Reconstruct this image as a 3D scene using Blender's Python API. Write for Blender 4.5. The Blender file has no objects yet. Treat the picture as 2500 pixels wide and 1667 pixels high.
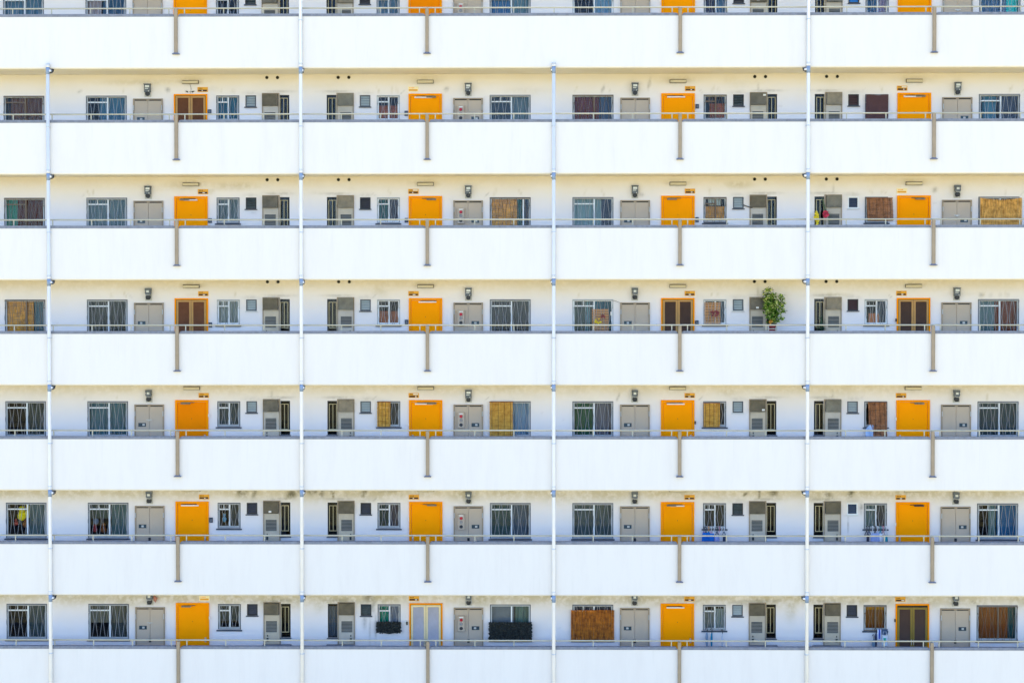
import bpy, math, random
import numpy as np
from mathutils import Vector, Matrix
random.seed(7)
rng = np.random.default_rng(11)
R = math.radians
sc = bpy.context.scene
col = sc.collection

# ------------------------------------------------------------------ camera
FH = 2.65                 # storey height
ZT = 25.13                # coping line of the topmost visible walkway (row 0)
YW = 1.6                  # wall plane behind the walkway; parapet face is y = 0
cam_d = bpy.data.cameras.new('camera'); cam = bpy.data.objects.new('camera', cam_d); col.objects.link(cam)
p_, y_, r_ = 0.0182674, -0.0116951, -0.000417
fwd = Vector((math.sin(y_) * math.cos(p_), math.cos(y_) * math.cos(p_), -math.sin(p_)))
rt = Vector((math.cos(y_), -math.sin(y_), 0)); up = rt.cross(fwd)
rt2 = math.cos(r_) * rt + math.sin(r_) * up; up2 = math.cos(r_) * up - math.sin(r_) * rt
m = Matrix((rt2, up2, -fwd)).transposed().to_4x4(); m.translation = (0, -44.234, ZT - 7.3345)
cam.matrix_world = m
cam_d.sensor_width = 36; cam_d.lens = 4300 / 2500 * 36; cam_d.clip_end = 5000; cam_d.clip_start = 0.5
sc.camera = cam

# ------------------------------------------------------------------ light
SUN_EL, SUN_ROT = R(67), R(12)     # the sun stands behind the block: the walkway side is in open shade
w = bpy.data.worlds.new('World'); sc.world = w; w.use_nodes = True
nt = w.node_tree; bg = nt.nodes['Background']
sky = nt.nodes.new('ShaderNodeTexSky'); sky.sky_type = 'NISHITA'; sky.sun_disc = False
sky.sun_elevation = SUN_EL; sky.sun_rotation = SUN_ROT; sky.air_density = 0.7; sky.dust_density = 0.2; sky.ozone_density = 5.0
nt.links.new(sky.outputs[0], bg.inputs[0]); bg.inputs[1].default_value = 0.15
sd = bpy.data.lights.new('sun', 'SUN'); sd.energy = 2.8; sd.angle = R(0.5); sd.color = (1, .95, .86)
so = bpy.data.objects.new('sun', sd); col.objects.link(so)
sdir = Vector((math.sin(SUN_ROT) * math.cos(SUN_EL), math.cos(SUN_ROT) * math.cos(SUN_EL), math.sin(SUN_EL)))
so.rotation_euler = sdir.to_track_quat('Z', 'Y').to_euler(); so.location = (0, 40, 60)
sc.view_settings.view_transform = 'Standard'; sc.view_settings.look = 'None'
sc.view_settings.exposure = 2.1; sc.view_settings.gamma = 1
try:
    sc.cycles.max_bounces = 10; sc.cycles.diffuse_bounces = 7; sc.cycles.transparent_max_bounces = 12
except Exception: pass

# ------------------------------------------------------------------ materials
def lin(c, k=1.0):
    o = []
    for v in c:
        v /= 255
        v = v / 12.92 if v <= .04045 else ((v + .055) / 1.055) ** 2.4
        o.append(min(.95, v * k))
    return tuple(o) + (1,)
MATS = {}
def base_mat(name):
    mt = bpy.data.materials.new(name); mt.use_nodes = True
    n = mt.node_tree; return mt, n, n.nodes['Principled BSDF']
def N(n, t, **k):
    x = n.nodes.new(t)
    for a, b in k.items(): setattr(x, a, b)
    return x
def paint(name, c, k=1.0, rough=.6, var=.12, scale=3.0, metal=0, stretch=(1, 1, 1), bump=0, scale2=None, spec=.3):
    """painted / plain surface: base colour modulated by object-space noise"""
    if name in MATS: return MATS[name]
    mt, n, b = base_mat(name)
    cc = lin(c, k) if max(c) > 1.01 else tuple(c) + (1,)
    tc = N(n, 'ShaderNodeTexCoord'); mp = N(n, 'ShaderNodeMapping'); mp.inputs['Scale'].default_value = stretch
    no = N(n, 'ShaderNodeTexNoise'); no.inputs['Scale'].default_value = scale; no.inputs['Detail'].default_value = 6
    no.inputs['Roughness'].default_value = .65
    n.links.new(tc.outputs['Object'], mp.inputs[0]); n.links.new(mp.outputs[0], no.inputs[0])
    rp = N(n, 'ShaderNodeMapRange'); rp.inputs[1].default_value = .3; rp.inputs[2].default_value = .7
    rp.inputs[3].default_value = 1 - var; rp.inputs[4].default_value = 1 + var
    n.links.new(no.outputs[0], rp.inputs[0])
    mx = N(n, 'ShaderNodeVectorMath', operation='SCALE'); mx.inputs[0].default_value = cc[:3]
    n.links.new(rp.outputs[0], mx.inputs['Scale']); n.links.new(mx.outputs[0], b.inputs['Base Color'])
    b.inputs['Roughness'].default_value = rough; b.inputs['Metallic'].default_value = metal
    b.inputs['Specular IOR Level'].default_value = spec
    if bump:
        bp = N(n, 'ShaderNodeBump'); bp.inputs['Strength'].default_value = bump; bp.inputs['Distance'].default_value = .01
        n.links.new(no.outputs[0], bp.inputs['Height']); n.links.new(bp.outputs[0], b.inputs['Normal'])
    MATS[name] = mt; return mt
def wall_mat():
    mt, n, b = base_mat('aged_wall_paint')
    tc = N(n, 'ShaderNodeTexCoord')
    big = N(n, 'ShaderNodeTexNoise'); big.inputs['Scale'].default_value = .9; big.inputs['Detail'].default_value = 5
    fin = N(n, 'ShaderNodeTexNoise'); fin.inputs['Scale'].default_value = 9; fin.inputs['Detail'].default_value = 8
    n.links.new(tc.outputs['Object'], big.inputs[0]); n.links.new(tc.outputs['Object'], fin.inputs[0])
    ramp = N(n, 'ShaderNodeValToRGB'); ramp.color_ramp.elements[0].position = .35; ramp.color_ramp.elements[1].position = .7
    ramp.color_ramp.elements[0].color = (.80, .765, .755, 1); ramp.color_ramp.elements[1].color = (.83, .80, .81, 1)
    n.links.new(big.outputs[0], ramp.inputs[0])
    at = N(n, 'ShaderNodeAttribute'); at.attribute_name = 'stain_warmth'
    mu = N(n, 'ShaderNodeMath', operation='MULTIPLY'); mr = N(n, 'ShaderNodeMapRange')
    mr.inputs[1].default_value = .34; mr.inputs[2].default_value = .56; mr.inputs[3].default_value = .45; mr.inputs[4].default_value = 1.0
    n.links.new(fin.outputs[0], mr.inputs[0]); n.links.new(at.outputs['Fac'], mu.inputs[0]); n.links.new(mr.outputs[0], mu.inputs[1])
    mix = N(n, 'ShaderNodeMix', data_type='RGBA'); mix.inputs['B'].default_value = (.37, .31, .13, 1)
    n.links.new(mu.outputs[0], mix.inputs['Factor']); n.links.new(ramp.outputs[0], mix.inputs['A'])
    at2 = N(n, 'ShaderNodeAttribute'); at2.attribute_name = 'soot'
    mu2 = N(n, 'ShaderNodeMath', operation='MULTIPLY'); n.links.new(at2.outputs['Fac'], mu2.inputs[0]); n.links.new(mr.outputs[0], mu2.inputs[1])
    mix2 = N(n, 'ShaderNodeMix', data_type='RGBA'); mix2.inputs['B'].default_value = (.13, .125, .10, 1)
    n.links.new(mu2.outputs[0], mix2.inputs['Factor']); n.links.new(mix.outputs['Result'], mix2.inputs['A'])
    n.links.new(mix2.outputs['Result'], b.inputs['Base Color']); b.inputs['Roughness'].default_value = .85
    b.inputs['Specular IOR Level'].default_value = .15
    return mt
def parapet_mat():
    mt, n, b = base_mat('parapet_white_paint')
    tc = N(n, 'ShaderNodeTexCoord'); mp = N(n, 'ShaderNodeMapping'); mp.inputs['Scale'].default_value = (1.3, 1, .22)
    no = N(n, 'ShaderNodeTexNoise'); no.inputs['Scale'].default_value = 2.2; no.inputs['Detail'].default_value = 9; no.inputs['Roughness'].default_value = .7
    n.links.new(tc.outputs['Object'], mp.inputs[0]); n.links.new(mp.outputs[0], no.inputs[0])
    ramp = N(n, 'ShaderNodeValToRGB'); e = ramp.color_ramp.elements
    e[0].position = .30; e[0].color = (.68, .655, .635, 1); e[1].position = .55; e[1].color = (.712, .69, .668, 1)
    n.links.new(no.outputs[0], ramp.inputs[0])
    # sparse vertical run-off streaks and specks
    mp2 = N(n, 'ShaderNodeMapping'); mp2.inputs['Scale'].default_value = (9, 1, .5); n.links.new(tc.outputs['Object'], mp2.inputs[0])
    n2 = N(n, 'ShaderNodeTexNoise'); n2.inputs['Scale'].default_value = 1.6; n2.inputs['Detail'].default_value = 4
    n.links.new(mp2.outputs[0], n2.inputs[0])
    mr = N(n, 'ShaderNodeMapRange'); mr.inputs[1].default_value = .60; mr.inputs[2].default_value = .78; mr.inputs[3].default_value = 0; mr.inputs[4].default_value = .2
    n.links.new(n2.outputs[0], mr.inputs[0])
    mix = N(n, 'ShaderNodeMix', data_type='RGBA'); mix.inputs['B'].default_value = (.55, .55, .53, 1)
    n.links.new(mr.outputs[0], mix.inputs['Factor']); n.links.new(ramp.outputs[0], mix.inputs['A'])
    n.links.new(mix.outputs['Result'], b.inputs['Base Color']); b.inputs['Roughness'].default_value = .8; b.inputs['Specular IOR Level'].default_value = .15
    return mt
def weave_mat(name, c1, c2, k=1.0, vert=True, scale=45):
    """reed / bamboo: thin strands with uneven tone"""
    if name in MATS: return MATS[name]
    mt, n, b = base_mat(name)
    tc = N(n, 'ShaderNodeTexCoord'); mp = N(n, 'ShaderNodeMapping')
    mp.inputs['Scale'].default_value = (scale, 1, 3) if vert else (3, 1, scale)
    no = N(n, 'ShaderNodeTexNoise'); no.inputs['Scale'].default_value = 1; no.inputs['Detail'].default_value = 3
    n.links.new(tc.outputs['Object'], mp.inputs[0]); n.links.new(mp.outputs[0], no.inputs[0])
    n2 = N(n, 'ShaderNodeTexNoise'); n2.inputs['Scale'].default_value = 11; n2.inputs['Detail'].default_value = 5
    n.links.new(tc.outputs['Object'], n2.inputs[0])
    ad = N(n, 'ShaderNodeMath', operation='ADD'); n.links.new(no.outputs[0], ad.inputs[0]); n.links.new(n2.outputs[0], ad.inputs[1])
    mr = N(n, 'ShaderNodeMapRange'); mr.inputs[1].default_value = .72; mr.inputs[2].default_value = 1.25
    n.links.new(ad.outputs[0], mr.inputs[0])
    mix = N(n, 'ShaderNodeMix', data_type='RGBA'); mix.inputs['A'].default_value = lin(c1, k); mix.inputs['B'].default_value = lin(c2, k)
    n.links.new(mr.outputs[0], mix.inputs['Factor']); n.links.new(mix.outputs['Result'], b.inputs['Base Color'])
    b.inputs['Roughness'].default_value = .8; MATS[name] = mt; return mt
def glass_mat(name, tint=(.75, .85, .9), gl=.12):
    mt, n, b = base_mat(name); n.nodes.remove(b)
    out = n.nodes['Material Output']
    tr = N(n, 'ShaderNodeBsdfTransparent'); tr.inputs[0].default_value = tint + (1,)
    g = N(n, 'ShaderNodeBsdfGlossy'); g.inputs['Roughness'].default_value = .04; g.inputs[0].default_value = (.9, .95, 1, 1)
    no = N(n, 'ShaderNodeTexNoise'); no.inputs['Scale'].default_value = 3
    mr = N(n, 'ShaderNodeMapRange'); mr.inputs[3].default_value = gl * .6; mr.inputs[4].default_value = gl * 1.4
    n.links.new(no.outputs[0], mr.inputs[0])
    mx = N(n, 'ShaderNodeMixShader'); n.links.new(mr.outputs[0], mx.inputs[0])
    n.links.new(tr.outputs[0], mx.inputs[1]); n.links.new(g.outputs[0], mx.inputs[2]); n.links.new(mx.outputs[0], out.inputs[0])
    return mt
def leaf_mat(name, ca, cb, k=1.0, sc_=14):
    mt, n, b = base_mat(name)
    tc = N(n, 'ShaderNodeTexCoord'); no = N(n, 'ShaderNodeTexNoise'); no.inputs['Scale'].default_value = sc_; no.inputs['Detail'].default_value = 3
    n.links.new(tc.outputs['Object'], no.inputs[0])
    mr = N(n, 'ShaderNodeMapRange'); mr.inputs[1].default_value = .38; mr.inputs[2].default_value = .62; n.links.new(no.outputs[0], mr.inputs[0])
    mix = N(n, 'ShaderNodeMix', data_type='RGBA'); mix.inputs['A'].default_value = lin(ca, k); mix.inputs['B'].default_value = lin(cb, k)
    n.links.new(mr.outputs[0], mix.inputs['Factor']); n.links.new(mix.outputs['Result'], b.inputs['Base Color'])
    b.inputs['Roughness'].default_value = .45; return mt

WALL = wall_mat(); PARA = parapet_mat()
SOFFIT = paint('soffit_cream_paint', (.88, .83, .70), rough=.85, var=.05, scale=1.2, bump=.1)
COPING = paint('coping_grey', (128, 134, 148), .85, rough=.8, var=.22, scale=9, bump=.3)
FLOORM = paint('walkway_floor_grey', (.50, .52, .60), rough=.85, var=.1)
SAND = paint('sandy_ground', (.46, .365, .14), rough=.95, var=.12, scale=.15)
RAIL = paint('rail_cream_paint', (.43, .415, .33), rough=.5, var=.08, scale=6)
POST = paint('post_taupe_paint', (168, 151, 128), .80, rough=.55, var=.12, scale=4)
PLATE = paint('base_plate_grey', (110, 116, 140), .8, rough=.6)
PIPE = paint('pipe_white_pvc', (.76, .735, .70), rough=.75, spec=.05, var=.03)
COUP = paint('coupling_blue_grey', (140, 160, 190), .85, rough=.5, var=.06)
RING = paint('clamp_pale_grey', (200, 208, 218), .9, rough=.5)
DARK = paint('dark_metal', (52, 54, 58), 1, rough=.5)
BLACK = paint('near_black', (24, 24, 30), 1, rough=.6)
ALU_D = paint('aluminium_dark_edge', (88, 94, 102), 1.0, rough=.5, var=.1)
ALU = paint('aluminium_frame', (176, 182, 186), 1.0, rough=.45, var=.08)
ALU_W = paint('aluminium_white_sash', (232, 238, 243), .95, rough=.4, var=.03)
GRILLE = paint('grille_wire_grey', (158, 160, 166), 1.0, rough=.5, var=.08)
ORANGE = paint('orange_door_paint', (1.0, .335, .0), spec=.04, rough=.6, var=.04, scale=1.5)
ORANGE2 = paint('deep_orange_door_paint', (.92, .245, .0), spec=.04, rough=.6, var=.05, scale=1.5)
ORFR = paint('orange_frame_paint', (.96, .325, .0), spec=.04, rough=.6, var=.05)
BEIGE = paint('cupboard_beige_paint', (200, 184, 164), .84, rough=.55, var=.04, scale=2)
BEIGEF = paint('cupboard_frame_paint', (172, 156, 134), .84, rough=.6, var=.05)
HBOX = paint('heater_cover_grey', (118, 116, 106), 1.0, rough=.7, var=.2, scale=5)
LOUV = paint('louvre_grey', (140, 138, 128), 1.0, rough=.6, var=.1)
CREAM = paint('cream_grille_paint', (196, 184, 146), .95, rough=.5)
SILL = paint('sill_slate', (74, 80, 92), 1, rough=.7)
SILLW = paint('sill_pale', (205, 210, 212), 1, rough=.7)
INT = paint('dark_interior', (46, 44, 48), 1, rough=.9)
GLASS = glass_mat('window_glass', (.93, .94, .95), gl=.010)
METAL = paint('brushed_steel', (190, 188, 182), 1, rough=.35, metal=.3)
WHITE = paint('white_plastic', (235, 235, 232), .9, rough=.4, var=.02)
LAMPW = paint('lamp_diffuser', (214, 206, 184), .9, rough=.4, var=.03)
MGREY = paint('meter_case_grey', (96, 104, 114), 1, rough=.45, var=.12, scale=10)
MPLATE = paint('meter_backplate', (190, 190, 184), 1, rough=.6)
MWIN = paint('meter_window', (226, 232, 234), .9, rough=.2)
RED = paint('alarm_red_lamp', (190, 10, 50), 1, rough=.3)
DISC = paint('alarm_grey_disc', (150, 146, 142), 1, rough=.6)
SIGNO = paint('sign_orange', (225, 165, 50), 1, rough=.5, var=.06)
SIGNB = paint('sign_dark_strip', (70, 40, 25), 1, rough=.5)
SIGNW = paint('sign_cream', (250, 236, 190), .95, rough=.5)
BRF = paint('screen_door_bronze', (182, 138, 78), .95, rough=.45, var=.08)
BRS = paint('screen_door_slats', (114, 72, 48), 1, rough=.6, var=.15, scale=8)
OLF = paint('olive_bronze_frame', (140, 118, 48), .9, rough=.5, var=.08)
DKS = paint('dark_brown_slats', (80, 60, 50), 1, rough=.6)
SLF = paint('silver_door_frame', (226, 208, 164), 1, rough=.35, var=.05)
SLS = paint('silver_door_slats', (180, 178, 188), .95, rough=.35)
BAMB = weave_mat('bamboo_golden', (120, 78, 30), (206, 156, 78), vert=False, scale=50)
BAMI = weave_mat('bamboo_golden_inside', (124, 78, 4), (216, 146, 18), 1.15, vert=False, scale=50)
BAMDI = weave_mat('bamboo_brown_inside', (116, 50, 8), (172, 82, 16), .85, vert=False, scale=50)
BAMB2 = weave_mat('bamboo_yellow', (165, 112, 30), (214, 166, 70), vert=False, scale=50)
BAMD = weave_mat('bamboo_brown', (96, 58, 34), (168, 112, 70), vert=False, scale=50)
REED = weave_mat('reed_dark_honey', (98, 48, 14), (196, 122, 36), 1.1, scale=60)
REED2 = weave_mat('reed_light_honey', (150, 104, 44), (232, 184, 100), 1.15, scale=60)
CAMO = paint('camouflage_net', (54, 58, 56), 1, rough=.95, var=.8, scale=26, bump=.8)
WIRE = paint('black_cable', (40, 40, 44), 1, rough=.6)

# ------------------------------------------------------------------ mesh helpers
class MB:
    def __init__(s): s.v = []; s.f = []; s.sm = []
    def box(s, x0, x1, y0, y1, z0, z1):
        if x1 < x0: x0, x1 = x1, x0
        i = len(s.v)
        s.v += [(x0, y0, z0), (x1, y0, z0), (x1, y1, z0), (x0, y1, z0), (x0, y0, z1), (x1, y0, z1), (x1, y1, z1), (x0, y1, z1)]
        s.f += [(i, i+3, i+2, i+1), (i+4, i+5, i+6, i+7), (i, i+1, i+5, i+4), (i+1, i+2, i+6, i+5), (i+2, i+3, i+7, i+6), (i+3, i, i+4, i+7)]
        s.sm += [False] * 6; return s
    def bbox(s, x0, x1, y0, y1, z0, z1, b=.01):
        """box with a chamfered front (towards -y) face"""
        if x1 < x0: x0, x1 = x1, x0
        i = len(s.v); yb = y0 + b
        s.v += [(x0, y1, z0), (x1, y1, z0), (x1, y1, z1), (x0, y1, z1), (x0, yb, z0), (x1, yb, z0), (x1, yb, z1), (x0, yb, z1),
                (x0+b, y0, z0+b), (x1-b, y0, z0+b), (x1-b, y0, z1-b), (x0+b, y0, z1-b)]
        for a, c in ((0, 4), (4, 8)):
            for j in range(4):
                k = (j + 1) % 4; s.f.append((i+a+j, i+a+k, i+c+k, i+c+j)); s.sm.append(False)
        s.f += [(i+8, i+9, i+10, i+11), (i+3, i+2, i+1, i)]; s.sm += [False] * 2; return s
    def tube(s, pts, r, n=8, cap=True, smooth=True):
        pts = [Vector(p) for p in pts]; rs = r if isinstance(r, (list, tuple)) else [r] * len(pts)
        rings = []
        for j, p in enumerate(pts):
            d = (pts[min(j+1, len(pts)-1)] - pts[max(j-1, 0)]).normalized()
            a = d.cross(Vector((0, 1, 0)) if abs(d.y) < .9 else Vector((1, 0, 0))).normalized(); b = d.cross(a)
            i = len(s.v); rings.append(i)
            for q in range(n):
                t = 2 * math.pi * q / n; s.v.append(tuple(p + rs[j] * (math.cos(t) * a + math.sin(t) * b)))
        for j in range(len(rings) - 1):
            for q in range(n):
                k = (q + 1) % n; s.f.append((rings[j]+q, rings[j]+k, rings[j+1]+k, rings[j+1]+q)); s.sm.append(smooth)
        if cap:
            s.f += [tuple(rings[0]+q for q in reversed(range(n))), tuple(rings[-1]+q for q in range(n))]; s.sm += [False] * 2
        return s
    def quad(s, *pts):
        i = len(s.v); s.v += [tuple(p) for p in pts]; s.f.append(tuple(range(i, i+len(pts)))); s.sm.append(False); return s
    def sheet(s, fn, nu, nv, smooth=True):
        i = len(s.v)
        for a in range(nu + 1):
            for b in range(nv + 1): s.v.append(tuple(fn(a / nu, b / nv)))
        for a in range(nu):
            for b in range(nv):
                q = i + a * (nv + 1) + b; s.f.append((q, q + nv + 1, q + nv + 2, q + 1)); s.sm.append(smooth)
        return s
    def blob(s, c, r, n=10, mmm=8, jit=0):
        i = len(s.v); c = Vector(c); r = r if isinstance(r, (tuple, list)) else (r, r, r)
        for a in range(mmm + 1):
            th = math.pi * a / mmm
            for b in range(n):
                ph = 2 * math.pi * b / n; k = 1 + jit * (random.random() - .5)
                s.v.append((c.x + k*r[0]*math.sin(th)*math.cos(ph), c.y + k*r[1]*math.sin(th)*math.sin(ph), c.z + k*r[2]*math.cos(th)))
        for a in range(mmm):
            for b in range(n):
                k = (b + 1) % n; s.f.append((i+a*n+b, i+a*n+k, i+(a+1)*n+k, i+(a+1)*n+b)); s.sm.append(True)
        return s
    def build(s, name, mat, parent=None, loc=None):
        P = Vector(loc) if loc is not None else (ORI[parent.name] if parent else Vector((0, 0, 0)))
        me = bpy.data.meshes.new(name)
        me.from_pydata([(a - P.x, b - P.y, c - P.z) for a, b, c in s.v], [], s.f)
        me.polygons.foreach_set('use_smooth', s.sm)
        me.materials.append(mat); me.update()
        o = bpy.data.objects.new(name, me); col.objects.link(o); ORI[o.name] = P
        if parent: o.parent = parent
        else: o.location = P
        return o
ORI = {}
def thing(name, loc, label, cat, group=None):
    o = bpy.data.objects.new(name, None); col.objects.link(o); o.location = loc; ORI[o.name] = Vector(loc)
    return tag(o, label, cat, group)
def tag(o, label=None, cat=None, group=None, kind=None):
    if label: o['label'] = label
    if cat: o['category'] = cat
    if group: o['group'] = group
    if kind: o['kind'] = kind
    return o

# ------------------------------------------------------------------ layout
ROWS = range(0, 7)
def zr(k): return ZT - FH * k          # coping line of row k
S = {1: (-5.8394, -1), 2: (-5.8394, 1), 3: (6.8256, -1), 4: (6.8256, 1), 0: (-18.5044, 1), 5: (19.4906, -1)}
PX = [-12.165, -5.809, .53, 6.886]     # drain pipes
QX = [-15.245, -8.943, -2.641, 3.691, 10.026, 16.36]   # rail posts
def X(c, t): s, g = S[c]; return s + g * t
def XX(c, t0, t1): a, b = X(c, t0), X(c, t1); return (min(a, b), max(a, b))
FLN = ['top', 'second', 'third', 'fourth', 'fifth', 'sixth', 'bottom']
FLATN = {0: 'far left edge', 1: 'leftmost door', 2: 'second door from left', 3: 'third door from left', 4: 'rightmost door'}
FLATS = {0: 'far left edge', 1: 'leftmost door', 2: 'second door', 3: 'third door', 4: 'rightmost door'}
def at(k, c): return f"{FLN[k]} walkway, by {FLATS[c]}" if c in (1, 4) else (f"{FLN[k]} walkway, by {FLATS[c]} from left" if c else f"{FLN[k]} walkway, at the far left edge")

T_WIN = (4.725, 5.79); Z_WIN = (-.065, .873)
T_SW = (1.79, 2.39); Z_SW = (.20, .873)
T_LV = (1.351, 1.625); Z_LV = (.575, .873)
T_NW = (.487, .738); Z_NW = (-.005, .883)
XMIN, XMAX = -17.2, 18.2

# ------------------------------------------------------------------ ground (setting)
g = MB(); g.box(-900, 900, -1500, 900, -.3, 0); tag(g.build('ground', SAND), kind='structure')

# ------------------------------------------------------------------ the building
B = thing('apartment_building', (0, 0, 0), 'white apartment block with open walkways, orange doors and grey capped parapets filling the view', 'building')

# --- rear wall of the walkways with real openings, stain and soot painted on as attributes
openings = []          # (x0,x1,z0,z1)
for k in ROWS:
    for c in range(0, 6):
        lst = [(T_WIN, Z_WIN)] if c in (0, 5) else [(T_WIN, Z_WIN), (T_SW, Z_SW), (T_LV, Z_LV), (T_NW, Z_NW)]
        for T, Z in lst:
            x0, x1 = XX(c, *T)
            if x1 > XMAX - .1 or x0 < XMIN + .1: continue
            openings.append((x0, x1, zr(k) + Z[0], zr(k) + Z[1]))
stains_and_warmth, soots = [], []     # (x,z,rx,rz,rot,strength)
for k in ROWS:
    r = zr(k); rs = random.Random(100 + k)
    for c in range(1, 5):
        lx = X(c, 3.05)
        stains_and_warmth.append((lx, r + 1.25, .42, .10, 0, .28 + .12 * rs.random()))
        stains_and_warmth.append((X(c, 4.17), r + 1.05, .17, .22, 0, .18))
        for T in (T_WIN, T_SW):
            a, b = XX(c, *T)
            for _ in range(rs.choice([0, 1, 2, 3])):
                xx = a + rs.random() * (b - a)
                stains_and_warmth.append((xx, r + .97 + .06 * rs.random(), .012 + .018 * rs.random(), .05 + .06 * rs.random(), rs.uniform(-.5, .5), .22 + .2 * rs.random()))
            if rs.random() < .55:
                xx = rs.choice([a - .07, b + .07]); soots.append((xx, r + .95, .015, .07, rs.choice([-.8, .8]), .2))
        if rs.random() < .6: soots.append((X(c, .97), r + 1.02, .03, .16, rs.uniform(-.2, .2), .16))
        for _ in range(3): stains_and_warmth.append((X(c, rs.uniform(.2, 6.1)), r + rs.uniform(.9, 1.3), rs.uniform(.1, .5), rs.uniform(.03, .1), 0, rs.uniform(.05, .16)))
        soots.append((X(c, 1.49), r + .93, .2, .05, 0, .12)); soots.append((X(c, .75), r + .97, .35, .035, 0, .22))
    # olive ageing and warm bounced light painted along wall top, stronger on lower walkways
    aged_warmth = [.0, .0, .08, .20, .30, .55, .62][k]; fz = [1.32, 1.32, 1.32, 1.32, 1.27, 1.17, 1.07][k]
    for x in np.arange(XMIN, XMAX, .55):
        stains_and_warmth.append((x + rs.uniform(-.2, .2), r + fz + rs.uniform(-.04, .03), rs.uniform(.5, .8), rs.uniform(.16, .24), 0, aged_warmth * rs.uniform(.75, 1.15)))
    for _ in range(5): soots.append((rs.uniform(-13, 13), r + rs.uniform(.2, .9), rs.uniform(.02, .08), rs.uniform(.01, .03), rs.uniform(-.6, .6), .10))
# heavy runs beside the flues on the sixth and bottom walkways
for k, c, t, z, rx, rz, rot, st in (
        (5, 1, 1.75, 1.15, .20, .13, 0, .75), (5, 1, 1.42, 1.13, .07, .14, -.3, .7), (5, 1, .45, 1.10, .20, .11, .5, .8), (5, 1, .2, 1.2, .16, .10, 0, .7),
        (5, 2, .1, 1.18, .22, .10, 0, .7), (5, 2, .33, 1.13, .10, .14, 0, .6), (5, 2, .62, 1.13, .05, .15, .25, .9), (5, 2, 1.45, 1.15, .11, .14, -.4, .85),
        (5, 2, 2.0, 1.22, .5, .07, 0, .55), (5, 2, 3.6, 1.18, .04, .13, 0, .4), (5, 3, .55, 1.16, .16, .12, 0, .7), (5, 3, .93, 1.13, .035, .13, 0, .9),
        (5, 3, 1.30, 1.10, .12, .035, .6, .8), (5, 3, 1.75, 1.13, .25, .08, 0, .5), (5, 4, .85, 1.10, .14, .07, -.3, .7), (5, 4, 1.45, 1.13, .10, .13, -.5, .85), (5, 4, 1.85, 1.2, .3, .08, 0, .5),
        (5, 1, 5.7, 1.17, .05, .12, 0, .4), (6, 1, 5.35, 1.12, .5, .10, 0, .5), (6, 1, 1.9, 1.1, .45, .10, 0, .45), (6, 1, .2, 1.12, .1, .2, 0, .45), (6, 2, .25, 1.0, .14, .28, 0, .5), (6, 2, .45, 1.0, .08, .2, 0, .35),
        (6, 2, 1.55, 1.08, .22, .18, 0, .55), (6, 2, 1.9, 1.1, .3, .10, 0, .5), (6, 3, .1, 1.1, .28, .16, 0, .5), (6, 4, -.1, .95, .14, .4, 0, .5), (4, 3, 1.75, 1.13, .30, .12, 0, .35),
        (2, 1, 3.2, 1.2, .55, .12, 0, .34), (2, 1, 1.9, 1.18, .6, .10, 0, .4), (2, 1, 2.52, 1.03, .07, .07, .7, .4), (2, 3, 1.5, 1.2, .35, .1, 0, .4), (1, 1, 4.4, 1.22, .9, .07, 0, .3), (3, 2, 1.85, 1.15, .2, .2, 0, .3), (3, 4, 1.0, 1.0, .4, .06, 0, .3)):
    (stains_and_warmth).append((X(c, t), zr(k) + z, rx, rz, rot, st))
    if st > .5: soots.append((X(c, t), zr(k) + z, rx * .6, rz * .85, rot, min(1, st * 1.1)))
for k, c, t, z, rx, rz, rot, st in ((5, 4, 1.55, .35, .012, .25, 0, .4), (5, 4, 1.38, .3, .015, .2, 0, .3), (6, 2, 1.75, .25, .02, .3, 0, .35), (6, 2, 1.6, .2, .015, .35, 0, .35),
        (6, 2, 1.45, .4, .05, .15, 0, .3), (5, 4, 1.72, .75, .05, .14, 0, .6), (6, 2, 1.66, .8, .06, .14, 0, .55), (1, 1, 5.95, .98, .05, .03, .5, .3), (1, 1, 3.65, 1.02, .05, .06, .5, .3),
        (1, 2, 3.6, 1.02, .05, .06, -.6, .3), (2, 4, 3.6, 1.05, .06, .07, -.8, .3), (2, 3, 4.0, .93, .06, .04, 0, .3), (3, 4, 4.8, .98, .04, .05, 0, .3), (3, 4, 5.05, .98, .02, .06, 0, .3),
        (3, 4, 5.3, .98, .02, .06, 0, .3), (3, 4, 5.5, .98, .02, .06, 0, .3), (4, 3, 4.6, .98, .02, .09, -.3, .35), (1, 3, 3.8, 1.15, .03, .14, -.2, .3), (1, 3, 5.0, 1.02, .03, .09, -.3, .3)):
    soots.append((X(c, t), zr(k) + z, rx, rz, rot, st))
def field(vx, vz, lst):
    o = np.zeros_like(vx)
    for x, z, rx, rz, rot, st in lst:
        dx, dz = vx - x, vz - z; c_, s_ = math.cos(rot), math.sin(rot)
        a = (dx * c_ + dz * s_) / rx; b = (-dx * s_ + dz * c_) / rz
        o = np.maximum(o, st * np.exp(-(a * a + b * b) ** 1.2 * .8))
    return o
verts, faces = [], []
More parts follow.
